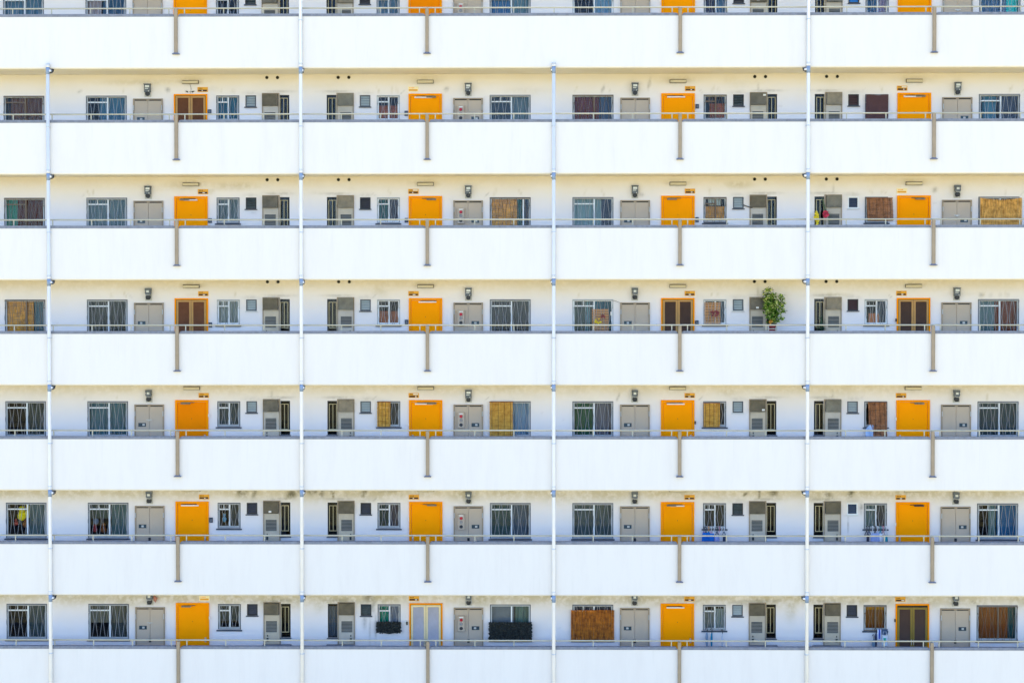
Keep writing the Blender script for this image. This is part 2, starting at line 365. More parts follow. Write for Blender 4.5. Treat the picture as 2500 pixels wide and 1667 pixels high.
for k in range(-2, 10):
    r = zr(k); zlo, zhi = r - 1.15, r + 1.5
    if k in ROWS:
        xs = set(np.round(np.arange(XMIN, XMAX + .01, .05), 4)); ops = [o for o in openings if r - .5 < o[2] < r + 1.2]
        xs |= {round(v, 4) for o in ops for v in o[:2]}
        zs = {zlo, zhi} | set(np.round(r + np.arange(-.15, 1.41, .045), 4)) | {round(v, 4) for o in ops for v in o[2:]}
    else: xs = {XMIN, XMAX}; zs = {zlo, zhi}; ops = []
    xs = sorted(xs); zs = sorted(zs)
    def clean(a):
        o = [a[0]]
        for v in a[1:]:
            if v - o[-1] > 1e-4: o.append(v)
        return o
    xs = clean(xs); zs = clean(zs); i0 = len(verts); nz = len(zs)
    verts += [(x, YW, z) for x in xs for z in zs]
    XC = np.array([(xs[i] + xs[i+1]) / 2 for i in range(len(xs) - 1)]); ZC = np.array([(zs[i] + zs[i+1]) / 2 for i in range(nz - 1)])
    hole = np.zeros((len(XC), len(ZC)), bool)
    for o in ops: hole |= ((XC > o[0]) & (XC < o[1]))[:, None] & ((ZC > o[2]) & (ZC < o[3]))[None, :]
    for i in range(len(XC)):
        for j in range(len(ZC)):
            if not hole[i, j]:
                q = i0 + i * nz + j; faces.append((q, q + nz, q + nz + 1, q + 1))
mb = MB(); mb.v = verts; mb.f = faces; mb.sm = [False] * len(faces)
for x0, x1, z0, z1 in openings:       # reveals
    a, b = YW, YW + .16
    mb.quad((x0, a, z0), (x0, b, z0), (x0, b, z1), (x0, a, z1)); mb.quad((x1, a, z0), (x1, a, z1), (x1, b, z1), (x1, b, z0))
    mb.quad((x0, a, z0), (x1, a, z0), (x1, b, z0), (x0, b, z0)); mb.quad((x0, a, z1), (x0, b, z1), (x1, b, z1), (x1, a, z1))
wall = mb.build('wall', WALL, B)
soots = [q[:5] + (min(1, q[5] * 1.7) if q[5] < .45 else q[5],) for q in soots]
va = np.array(mb.v); st = field(va[:, 0], va[:, 2], stains_and_warmth); so_ = field(va[:, 0], va[:, 2], soots)
for nm, arr in (('stain_warmth', st), ('soot', so_)):
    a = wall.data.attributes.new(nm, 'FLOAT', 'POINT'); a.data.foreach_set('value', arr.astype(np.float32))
# dark rooms behind the glass, and the closed block behind them
mb = MB()
for k in range(-2, 10):
    r = zr(k); mb.box(XMIN, XMAX, YW + .9, YW + 1.0, r - 1.2, r + 1.55); mb.box(XMIN, XMAX, YW + .17, YW + .9, r - 1.3, r - 1.2)
for c in range(0, 6):
    for t in (1.28, 1.7, 3.6, .02):
        x = X(c, t)
        if XMIN < x < XMAX: mb.box(x - .03, x + .03, YW + .17, YW + .9, 0, zr(-2) + 1.5)
mb.build('interior', INT, B)
mb = MB(); mb.box(XMIN - .3, XMAX + .3, YW + 1.02, 13, 0, zr(-2) + 1.5); mb.build('rear_block', PARA, B)
mb = MB(); mb.box(XMIN - .4, XMAX + .4, -.5, 13.2, zr(-2) + 1.5, zr(-2) + 1.8); mb.build('roof', SOFFIT, B)
mb = MB(); mb.box(XMIN - .3, XMIN, 0, YW + 1.0, 0, zr(-2) + 1.49); mb.build('end_wall', PARA, B)
mb = MB(); mb.box(XMAX, XMAX + .3, 0, YW + 1.0, 0, zr(-2) + 1.49); mb.build('end_wall', PARA, B)

# --- slabs, parapets and copings
for k in range(-2, 10):
    r = zr(k)
    mb = MB(); mb.box(XMIN, XMAX, .13, YW + .2, r - 1.24, r - 1.085); mb.build('walkway_slab', SOFFIT, B)
    mb = MB(); mb.box(XMIN, XMAX, .13, YW - .002, r - 1.083, r - 1.075); mb.build('walkway_floor', FLOORM, B)
    qs = [XMIN] + QX + [XMAX]
    for a, b in zip(qs[:-1], qs[1:]):
        x0, x1 = a, b
        # parapet cross-section with a chamfered nose and drip edge, extruded along x
        sec = [(0, r - .0), (0, r - 1.262), (.012, r - 1.285), (.035, r - 1.300), (.105, r - 1.300), (.128, r - 1.262), (.128, r - .0)]
        mb = MB(); n_ = len(sec)
        for x in (x0, x1): mb.v += [(x, y, z) for y, z in sec]
        for i in range(n_):
            j = (i + 1) % n_; mb.f.append((i, i + n_, j + n_, j)); mb.sm.append(False)
        mb.f += [tuple(range(n_)), tuple(reversed(range(n_, 2 * n_)))]; mb.sm += [False] * 2
        par = mb.build('parapet', PARA, B)
        # coping with rounded corners beside the posts
        if a in QX: x0 += .05
        if b in QX: x1 -= .05
        cb = MB(); e = .055; zt = r + .071
        prof = [(x0, r + .002), (x0, zt - e), (x0 + e * .3, zt - e * .3), (x0 + e, zt), (x1 - e, zt), (x1 - e * .3, zt - e * .3), (x1, zt - e), (x1, r + .002)]
        n_ = len(prof)
        for y in (-.006, .134): cb.v += [(x, y, z) for x, z in prof]
        for i in range(n_):
            j = (i + 1) % n_; cb.f.append((i, j, j + n_, i + n_)); cb.sm.append(False)
        cb.f += [tuple(reversed(range(n_))), tuple(range(n_, 2 * n_))]; cb.sm += [False] * 2
        cb.build('coping', COPING, par)

# --- windows
def curtain(win, x0, x1, z0, z1, colr, seed, boost=1.25, y=YW + .13, amp=.02, name='curtain', mat=None, folds=None):
    rs = random.Random(seed); wdt = x1 - x0; per = folds or max(3, wdt / .085); ph = rs.random() * 6
    mt = mat or paint('curtain_fabric_%d_%d_%d' % colr, (colr[0], colr[1] * .98, colr[2] * .90), boost, rough=.9, var=.14, scale=3, stretch=(8, 1, .4), spec=.1)
    def fn(u, v):
        return (x0 + u * wdt, y + amp * math.sin(per * 6.283 * u + ph + .5 * math.sin(5 * v)) * (1.1 - .4 * v) + .008 * math.sin(17 * u + seed), z0 + v * (z1 - z0))
    mb = MB(); mb.sheet(fn, max(12, int(per * 8)), 3); return mb.build(name, mt, win)
def grille(win, x0, x1, z0, z1, n, seed, y=YW - .055, z_lo=None):
    mb = MB(); zb = z_lo if z_lo is not None else z0 + .02; zt = z1 - .03; zm = (zb + zt) / 2; sp = (x1 - x0 - .08) / n; r = .0052
    for i in range(n + 1):
        x = x0 + .04 + i * sp; d = sp * .30 * (1 if i % 2 else -1)
        mb.tube([(x - d, y, zb), (x + d * .9, y, zm - .03), (x + d * .9, y, zm + .03), (x - d, y, zt)], r, 4, smooth=False)
    for z in (zb, zt): mb.box(x0 + .01, x1 - .01, y - .007, y + .007, z - .008, z + .008)
    mb.box(x0 + .012, x0 + .03, y, YW + .02, zt - .2, zt - .18); mb.box(x1 - .03, x1 - .012, y, YW + .02, zt - .2, zt - .18)
    return mb.build('security_grille', GRILLE, win)
GRILLE_D = paint('grille_wire_brown', (112, 98, 88), 1.0, rough=.6, var=.08)
BROWNW = {('window', 1, 0), ('window', 1, 3), ('window', 2, 0), ('window', 2, 2), ('window', 3, 0), ('window', 6, 4), ('kitchen_window', 6, 4), ('kitchen_window', 1, 3), ('kitchen_window', 2, 3)}
def window(k, c, T, Z, kind, bars, spec, mull=.53, sill=SILL, cross=True, label=None, muntin=False):
    x0, x1 = XX(c, *T); r = zr(k); z0, z1 = r + Z[0], r + Z[1]; wd = x1 - x0; seed = k * 31 + c * 7 + (0 if kind == 'window' else 3)
    mb = MB(); a, b = YW + .002, YW + .07; f = .022
    mb.box(x0, x1, a, b, z1 - f, z1); mb.box(x0, x1, a, b, z0, z0 + f); mb.box(x0, x0 + f, a, b, z0 + f, z1 - f); mb.box(x1 - f, x1, a, b, z0 + f, z1 - f)
    wf = (k, c) in (((3, 3), (0, 3)) if kind == 'window' else ((3, 3), (2, 2), (3, 1), (3, 4), (1, 2), (3, 2)))
    win = mb.build(kind, ALU if wf else ALU_D, B)
    if label: win['label'] = label
    mb = MB(); a2, b2 = YW + .008, YW + .055; s = .03
    xi0, xi1, zi0, zi1 = x0 + f, x1 - f, z0 + f, z1 - f
    mb.box(xi0, xi1, a2, b2, zi1 - s, zi1); mb.box(xi0, xi1, a2, b2, zi0, zi0 + s * 1.5)
    mb.box(xi0, xi0 + s, a2, b2, zi0 + s * 1.5, zi1 - s); mb.box(xi1 - s, xi1, a2, b2, zi0 + s * 1.5, zi1 - s)
    mb.build('outer_sash', ALU_W if wf else ALU, win)
    xm = x0 + wd * mull; mb = MB(); mb.box(xm - .018, xm + .018, YW + .002, YW + .05, zi0 + s * 1.5, zi1 - s)
    if cross:
        zc = r + .70; xe = xm - .018; mb.box(xi0 + s, xe, YW + .004, YW + .045, zc - .016, zc + .016)
        if muntin: xq = x0 + wd * .27; mb.box(xq - .008, xq + .008, YW + .01, YW + .04, zc + .016, zi1 - s)
    mb.build('middle_sash', paint('sash_bronze_grey', (120, 104, 88), 1, rough=.5) if (kind, k, c) in BROWNW and (k, c) not in ((2, 2),) else ALU_W, win)
    mb = MB(); mb.box(xi0 + .01, xi1 - .01, YW + .058, YW + .064, zi0 + .01, zi1 - .01); mb.build('pane', GLASS, win)
    mb = MB(); mb.box(x0 - .035, x1 + .035, YW - .05, YW - .001, z0 - .035, z0 - .002); mb.build('sill', sill, win)
    for i, sp in enumerate(spec):
        u0, u1, v0, v1, colr = sp[:5]; how = sp[5] if len(sp) > 5 else 'c'
        xa, xb = x0 + .03 + u0 * (wd - .06), x0 + .03 + u1 * (wd - .06); za, zb = z0 + .03 + v0 * (z1 - z0 - .06), z0 + .03 + v1 * (z1 - z0 - .06)
        if how == 'c': curtain(win, xa, xb, za, zb, colr, seed + i * 5, boost=sp[6] if len(sp) > 6 else 1.25, y=YW + .13 + .012 * i)
        elif how == 'b': mb = MB(); mb.box(xa, xb, YW + .075, YW + .085, za, zb); mb.build('inner_blind', colr, win)
        elif how == 'p': mb = MB(); mb.box(xa, xb, YW + .10, YW + .12, za, zb); mb.build('inner_panel', paint('panel_%d_%d_%d' % colr, colr, 1.3, rough=.7, var=.12, scale=6), win)
    if bars:
        gr = grille(win, x0, x1, z0, z1, bars, seed)
        if (kind, k, c) in BROWNW: gr.data.materials[0] = GRILLE_D
    return win
c_ = lambda u0, u1, col_, v0=0, v1=1, b=1.25: (u0, u1, v0, v1, col_, 'c', b)
bl = lambda u0, u1, mat, v0=0, v1=1: (u0, u1, v0, v1, mat, 'b')
pn = lambda u0, u1, col_, v0=0, v1=1: (u0, u1, v0, v1, col_, 'p')
BIG = {
 (0, 0): [c_(0, 1, (78, 112, 140))], (0, 1): [c_(0, .36, (150, 140, 150)), c_(.4, 1, (52, 84, 118))], (0, 2): [c_(0, .5, (62, 106, 156)), c_(.5, 1, (92, 124, 144))],
 (0, 3): [c_(.5, 1, (104, 144, 182))], (0, 4): [c_(0, .7, (80, 112, 152)), c_(.7, 1, (56, 190, 202))],
 (1, 0): [c_(.12, 1, (100, 66, 48), b=1.15)], (1, 1): [c_(.3, 1, (66, 108, 140))], (1, 2): [c_(0, .5, (60, 70, 84)), c_(.5, 1, (90, 112, 128))],
 (1, 3): [c_(0, .66, (106, 46, 34), b=1.05), c_(.66, 1, (66, 82, 110))], (1, 4): [c_(.1, .45, (66, 116, 148)), c_(.5, 1, (62, 70, 92))],
 (2, 0): [c_(0, .28, (48, 122, 104)), c_(.28, 1, (94, 46, 34), b=1.0)], (2, 1): [c_(0, 1, (92, 112, 126))], (2, 2): [bl(0, .68, BAMI), c_(.66, .83, (32, 88, 92)), c_(.84, 1, (56, 64, 92))],
 (2, 3): [c_(0, .72, (114, 142, 156)), c_(.7, 1, (54, 60, 84))], (2, 4): [c_(0, 1, (70, 80, 96))],
 (3, 0): [bl(0, .7, BAMI), c_(.7, 1, (70, 104, 124))], (3, 1): [c_(0, 1, (58, 66, 72), b=1.0)], (3, 2): [c_(0, 1, (64, 72, 84), b=1.05)],
 (3, 3): [c_(0, .5, (64, 82, 88)), c_(.28, .42, (120, 168, 190)), c_(.5, 1, (16, 84, 112))], (3, 4): [c_(0, .42, (84, 112, 126)), c_(.38, 1, (108, 46, 34), b=1.05)],
 (4, 0): [c_(.5, 1, (64, 74, 78))], (4, 1): [c_(0, 1, (74, 108, 126))], (4, 2): [c_(.5, 1, (120, 150, 186))], (4, 3): [c_(0, .5, (40, 86, 74)), c_(.5, 1, (98, 102, 122))], (4, 4): [c_(0, 1, (62, 78, 90))],
 (5, 0): [c_(.55, 1, (84, 104, 114))], (5, 1): [c_(0, .5, (60, 76, 80), .55), c_(.55, 1, (76, 102, 112))], (5, 2): [c_(0, .5, (62, 84, 90)), c_(.5, 1, (76, 92, 114))],
 (5, 3): [c_(0, 1, (72, 88, 98))], (5, 4): [c_(.3, .48, (104, 132, 142)), c_(.5, 1, (46, 96, 144))],
 (6, 0): [c_(.5, 1, (66, 80, 90))], (6, 1): [c_(0, 1, (88, 94, 96), .45), c_(.5, 1, (66, 74, 80))], (6, 2): [pn(0, .6, (92, 102, 110), .3), c_(.62, 1, (84, 112, 116))],
 (6, 3): [c_(0, 1, (60, 70, 90))], (6, 4): [c_(0, .8, (138, 82, 44), b=1.05), c_(.8, 1, (46, 84, 92))]}
BIGL = {(5, 0): 'window with yellow plush toys behind the grille', (2, 2): 'window with a golden bamboo blind and teal curtain', (6, 4): 'window with long brown striped curtains',
        (3, 3): 'window with dark blue curtain behind a lattice screen', (0, 4): 'window with turquoise curtain', (1, 3): 'window with dark red brown curtain', (3, 4): 'window with maroon curtain drawn over the right half', (2, 0): 'window with a green curtain strip and brown curtain'}
SM = {(0, 1): [], (0, 2): [c_(0, 1, (88, 118, 146))], (0, 3): [c_(0, .45, (66, 66, 92)), c_(.5, 1, (88, 124, 166))], (0, 4): [c_(0, .5, (62, 98, 142)), c_(.5, 1, (152, 142, 182))],
 (1, 1): [c_(0, 1, (46, 96, 124))], (1, 2): [bl(.03, .95, BAMDI, 0, .62)], (1, 3): [pn(.25, 1, (146, 76, 52), 0, .68)], (1, 4): [c_(0, 1, (70, 52, 56))],
 (2, 1): [c_(0, 1, (96, 112, 122))], (2, 2): [c_(0, .45, (42, 88, 90)), c_(.5, 1, (68, 66, 84))], (2, 3): [bl(0, 1, BAMI, 0, .66), c_(.2, .8, (180, 190, 196), .7, 1)], (2, 4): [c_(0, 1, (80, 70, 70))],
 (3, 1): [c_(0, 1, (122, 136, 144))], (3, 2): [bl(0, .96, BAMDI, 0, .55)], (3, 3): [c_(.7, 1, (86, 110, 140))], (3, 4): [c_(.5, 1, (66, 76, 92)), pn(.18, .66, (166, 98, 52), .05, .45)],
 (4, 1): [c_(0, 1, (72, 84, 94))], (4, 2): [c_(.55, 1, (78, 84, 94))], (4, 3): [c_(.6, 1, (62, 68, 84))], (4, 4): [],
 (5, 1): [c_(.55, 1, (66, 74, 80))], (5, 2): [c_(0, .5, (46, 66, 72)), c_(.5, 1, (76, 76, 98))], (5, 3): [c_(0, 1, (62, 68, 74), b=1.0)], (5, 4): [c_(0, .5, (98, 122, 134)), c_(.55, 1, (64, 68, 78))],
 (6, 1): [c_(0, 1, (70, 80, 86), .3)], (6, 2): [c_(0, .48, (4, 136, 122)), pn(.48, 1, (96, 106, 122))], (6, 3): [c_(0, .48, (118, 128, 136), 0, .8), c_(.5, 1, (130, 148, 160), 0, .85)], (6, 4): [c_(0, 1, (140, 86, 34), 0, .82, .95), c_(0, 1, (176, 126, 20), .8, 1)]}
for (k, c), spec in BIG.items():
    window(k, c, T_WIN, Z_WIN, 'window', 0 if (k, c) == (6, 2) else 10, spec, label=BIGL.get((k, c)), muntin=(k + c) % 3 == 0, mull=.82 if (k, c) == (2, 2) else .53,
           cross=(k, c) not in ((1, 3), (4, 2), (6, 2), (2, 4), (2, 2), (6, 4), (3, 0)))
for (k, c), spec in SM.items():
    if (k, c) in ((1, 3),): spec = [(.25, 1, 0, .68, BAMDI, 'b')]
    window(k, c, T_SW, Z_SW, 'kitchen_window', 6, spec, mull=.52, muntin=(k * c) % 2 == 1, cross=(k, c) not in ((6, 4), (1, 4), (2, 4), (4, 3), (4, 4), (3, 3)))

# louvre windows: state per flat: 's' slats closed, 'o' slats open and dark, 'n' plain dark, 'w' white framed
LVS = {(0, 1): 'o', (0, 2): 'n', (0, 3): 'n', (0, 4): 'b', (1, 1): 's', (1, 2): 's', (1, 3): 'o', (1, 4): 'd', (2, 1): 'o', (2, 2): 'n', (2, 3): 's', (2, 4): 'w',
       (3, 1): 's', (3, 2): 's', (3, 3): 's', (3, 4): 'd', (4, 1): 's', (4, 2): 's', (4, 3): 's', (4, 4): 's', (5, 1): 'n', (5, 2): 'n', (5, 3): 'o', (5, 4): 'w', (6, 1): 'n', (6, 2): 'o', (6, 3): 's', (6, 4): 'n'}
BLUEP = paint('louvre_blue_pane', (40, 110, 180), 1.2, rough=.3)
for (k, c), sty in LVS.items():
    x0, x1 = XX(c, *T_LV); r = zr(k); z0, z1 = r + Z_LV[0], r + Z_LV[1]
    fm = ALU_W if sty == 'w' else ALU_D if sty == 's' else DARK
    mb = MB(); f = .024; a, b = YW - .012, YW + .06
    mb.box(x0, x1, a, b, z1 - f, z1); mb.box(x0, x1, a, b, z0, z0 + f); mb.box(x0, x0 + f, a, b, z0 + f, z1 - f); mb.box(x1 - f, x1, a, b, z0 + f, z1 - f)
    lw = mb.build('louvre_window', fm, B)
    mb = MB(); n_ = 4; h = (z1 - z0 - 2 * f) / n_; tilt = .02 if sty == 'o' else .008
    for i in range(n_):
        za = z0 + f + i * h; mb.quad((x0 + f, YW + .02 - tilt, za + .006), (x1 - f, YW + .02 - tilt, za + .006), (x1 - f, YW + .02 + tilt, za + h), (x0 + f, YW + .02 + tilt, za + h))
        mb.quad((x0 + f, YW + .02 - tilt, za + .006), (x0 + f, YW + .026 - tilt, za + .004), (x1 - f, YW + .026 - tilt, za + .004), (x1 - f, YW + .02 - tilt, za + .006))
    slm = {'s': paint('frosted_slats', (150, 164, 172), 1.0, rough=.3, var=.1), 'o': paint('open_slats', (74, 84, 88), 1, rough=.3, var=.3, scale=12), 'n': paint('dark_slats', (56, 58, 68), 1, rough=.35, var=.1),
           'w': paint('navy_slats', (52, 66, 90), 1, rough=.3), 'b': BLUEP, 'd': paint('maroon_slats', (66, 48, 52), 1, rough=.4)}[sty]
    mb.build('glass_slats', slm, lw)
    mb = MB(); mb.box(x0 - .025, x1 + .025, YW - .06, YW - .014, z0 - .028, z0 - .003)
    mb.build('sill', SILLW if sty == 'w' or (k, c) in ((3, 1), (3, 3), (4, 3)) else SILL, lw)

# narrow windows with cream inner guard, sill, and the heater closets beside them
for k in ROWS:
    for c in range(1, 5):
        r = zr(k); x0, x1 = XX(c, *T_NW); z0, z1 = r + Z_NW[0], r + Z_NW[1]
        mb = MB(); f = .018; a, b = YW + .02, YW + .08
        mb.box(x0, x1, a, b, z1 - f, z1); mb.box(x0, x1, a, b, z0, z0 + f); mb.box(x0, x0 + f, a, b, z0 + f, z1 - f); mb.box(x1 - f, x1, a, b, z0 + f, z1 - f)
        nw = mb.build('narrow_window', DARK, B)
        mb = MB(); mb.box(x0 + .01, x1 - .01, YW + .085, YW + .09, z0 + .01, z1 - .01); mb.build('pane', GLASS, nw)
        gx0, gx1 = XX(c, .53, .733); mb = MB(); y0, y1 = YW - .004, YW + .012
        za, zb = r + .135, r + .805
        mb.box(gx0, gx1, y0, y1, zb - .014, zb); mb.box(gx0, gx1, y0, y1, za, za + .014)
        for gx in (gx0, (gx0 + gx1) / 2 - .006, gx1 - .013): mb.box(gx, gx + .013, y0, y1, za + .014, zb - .014)
        if (k, c) not in ((3, 3), (6, 2)): mb.build('guard_frame', CREAM, nw)
        if (k, c) == (6, 2): curtain(nw, x0 + .02, x1 - .02, z0 + .02, z1 - .08, (88, 100, 120), 5)
        elif (k * 3 + c) % 4 == 0: curtain(nw, x0 + .02, x0 + .13, z0 + .02, z1 - .05, (50, 52, 66), k + c, boost=1.6)
        mb = MB(); mb.box(x0 - .02, x1 + .02, YW - .05, YW - .002, z0 - .025, z0 - .003); mb.build('sill', SILL, nw)
        # closet
        cx0, cx1 = XX(c, .745, 1.196); zt = r + .932; zf = r - 1.07
        mb = MB(); mb.box(cx0, cx1, YW - .03, YW - .001, zt - .022, zt); mb.box(cx0, cx0 + .03, YW - .03, YW - .001, zf, zt - .022); mb.box(cx1 - .03, cx1, YW - .03, YW - .001, zf, zt - .022)
        hc = mb.build('heater_closet', BEIGEF, B)
        d0, d1 = cx0 + .03, cx1 - .03
        # slightly bulging cover over the flue, dished sheet metal
        rs = random.Random(k * 9 + c); bul = .02 + .03 * rs.random()
        bx0, bx1 = XX(c, .788, 1.178); bz0, bz1 = r + .60, r + .905
        def cov(u, v, bul=bul): return (bx0 + u * (bx1 - bx0), YW - .10 - bul * math.sin(math.pi * u) * math.sin(math.pi * v) ** .7, bz0 + v * (bz1 - bz0))
        mb = MB(); mb.sheet(cov, 10, 8)
        mb.box(bx0, bx1, YW - .098, YW - .002, bz0, bz0 + .012); mb.box(bx0, bx1, YW - .098, YW - .002, bz1 - .012, bz1); mb.box(bx0, bx0 + .012, YW - .098, YW - .002, bz0 + .012, bz1 - .012); mb.box(bx1 - .012, bx1, YW - .098, YW - .002, bz0 + .012, bz1 - .012)
        tone = [(118, 116, 106), (104, 100, 90), (132, 124, 108), (98, 92, 78)][(k * 2 + c) % 4 if k < 5 else 3]
        mb.build('flue_cover', paint('heater_cover_%d' % tone[0], tone, 1, rough=.7, var=.25, scale=5), hc)
        mb = MB(); mb.box(d0, d1, YW - .018, YW - .002, zf, r + .59)
        mb.build('closet_door', paint('closet_door_%d' % ((k + c) % 3), [(198, 186, 166), (202, 188, 164), (198, 188, 172)][(k + c) % 3], .95, rough=.6, var=.1, scale=4), hc)
        lx0, lx1 = XX(c, .845, 1.128); mb = MB(); l0, l1 = r + .14, r + .43
        mb.box(lx0, lx1, YW - .024, YW - .0185, l0, l1); mb.build('louvre_back', DARK, hc)
        mb = MB(); n_ = 8
        for i in range(n_):
            za = l0 + i * (l1 - l0) / n_; mb.quad((lx0, YW - .034, za + .004), (lx1, YW - .034, za + .004), (lx1, YW - .0245, za + .020), (lx0, YW - .0245, za + .020))
        mb.build('louvre_slats', LOUV, hc)
        mb = MB(); hx = X(c, 1.09); mb.box(hx - .025, hx + .025, YW - .045, YW - .0185, r - .09, r - .01); mb.build('latch', DARK, hc)
        mb = MB(); mb.box(hx - .012, hx + .012, YW - .035, YW - .0185, r + .03, r + .07); mb.build('keyhole', DARK, hc)
        hx = X(c, .752)
        for hz in (.62, .22): mb = MB(); mb.box(hx - .015, hx + .012, YW - .05, YW - .031, r + hz, r + hz + .06); mb.build('hinge', BEIGEF, hc)
        # white sticker on some covers
        if (k, c) in ((5, 1), (3, 3), (4, 3), (1, 3), (0, 3)):
            sx = {(5, 1): 1.0, (3, 3): 1.0, (4, 3): .84, (1, 3): .83, (0, 3): 1.0}[(k, c)]; sx = X(c, sx); sz = {(1, 3): .845}.get((k, c), .655)
            mb = MB(); mb.box(sx - .035, sx + .035, YW - .145, YW - .10, r + sz - .022, r + sz + .022); mb.build('rating_label', WHITE, hc)
        # step under closet on lower floors
        if k >= 5:
            s0, s1 = XX(c, .46, 1.2); mb = MB(); mb.box(s0, s1, YW - .16, YW - .031, r - 1.07, r - (.125 if k == 5 else .17)); mb.build('plinth', COPING, hc)

# meter cupboards
for k in ROWS:
    for c in range(1, 5):
        r = zr(k); x0, x1 = XX(c, 3.78, 4.55); zt = r + .79; zf = r - 1.07
        mb = MB(); a, b = YW - .05, YW - .001
        mb.box(x0, x1, a, b, zt - .028, zt); mb.box(x0, x0 + .03, a, b, zf, zt - .028); mb.box(x1 - .03, x1, a, b, zf, zt - .028)
        cu = mb.build('utility_cupboard', BEIGEF, B); xm = (x0 + x1) / 2
        for u0, u1 in ((x0 + .03, xm - .003), (xm + .003, x1 - .03)):
            mb = MB(); mb.bbox(u0, u1, YW - .032, YW - .001, zf, zt - .055, .004); mb.build('cupboard_leaf', BEIGE, cu)
        for ga, gb in ((x0 + .04, xm - .035), (xm + .035, x1 - .04)): mb = MB(); mb.box(ga, gb, YW - .02, YW - .001, zt - .053, zt - .029); mb.build('top_gap', BLACK, cu)
        mb = MB(); mb.box(xm - .035, xm + .035, YW - .046, YW - .001, zt - .053, zt - .029); mb.build('catch_plate', BEIGEF, cu)
        for hx in (x0 + .01, x1 - .028): mb = MB(); mb.box(hx, hx + .018, YW - .066, YW - .051, r + .485, r + .615); mb.build('hinge', ALU, cu)
        sx0, sx1 = XX(c, 4.25, 4.45)
        if (k, c) != (1, 3):
            mb = MB(); mb.box(sx0, sx1, YW - .036, YW - .0325, r + .21, r + .308); mb.build('meter_slot', paint('slot_dark', (48, 66, 76), 1, rough=.3, var=.3, scale=20), cu)
            rs = random.Random(k + c * 11); q = sx0 + .05 + rs.random() * .06
            mb = MB(); mb.box(q, q + .06, YW - .039, YW - .0365, r + .235, r + .285); mb.build('meter_dial', MPLATE, cu)
        mb = MB(); mb.box(xm - .03, xm + .03, YW - .05, YW - .0325, r - .12, r - .035); mb.build('latch', DARK, cu)
        if (k, c) in ((4, 1), (6, 1), (2, 4), (0, 4)):
            mb = MB(); mb.box(xm - .075, xm + .075, YW - .055, YW - .0325, r + .38, r + .40); mb.box(xm - .02, xm + .02, YW - .058, YW - .0325, r + .36, r + .385); mb.build('bar_latch', METAL, cu)

# vent pairs
for k in range(0, 5):
    for c in range(1, 5):
        for t in (.79, 1.067):
            x = X(c, t); z = zr(k) + 1.332; mb = MB()
            mb.tube([(x, YW - .012, z), (x, YW - .001, z)], 0.047, 14, smooth=False); v = mb.build('flue_vent', MPLATE, B)
            mb = MB(); mb.tube([(x, YW - .016, z), (x, YW - .0125, z)], .040, 14, smooth=False); mb.build('vent_hole', BLACK, v)

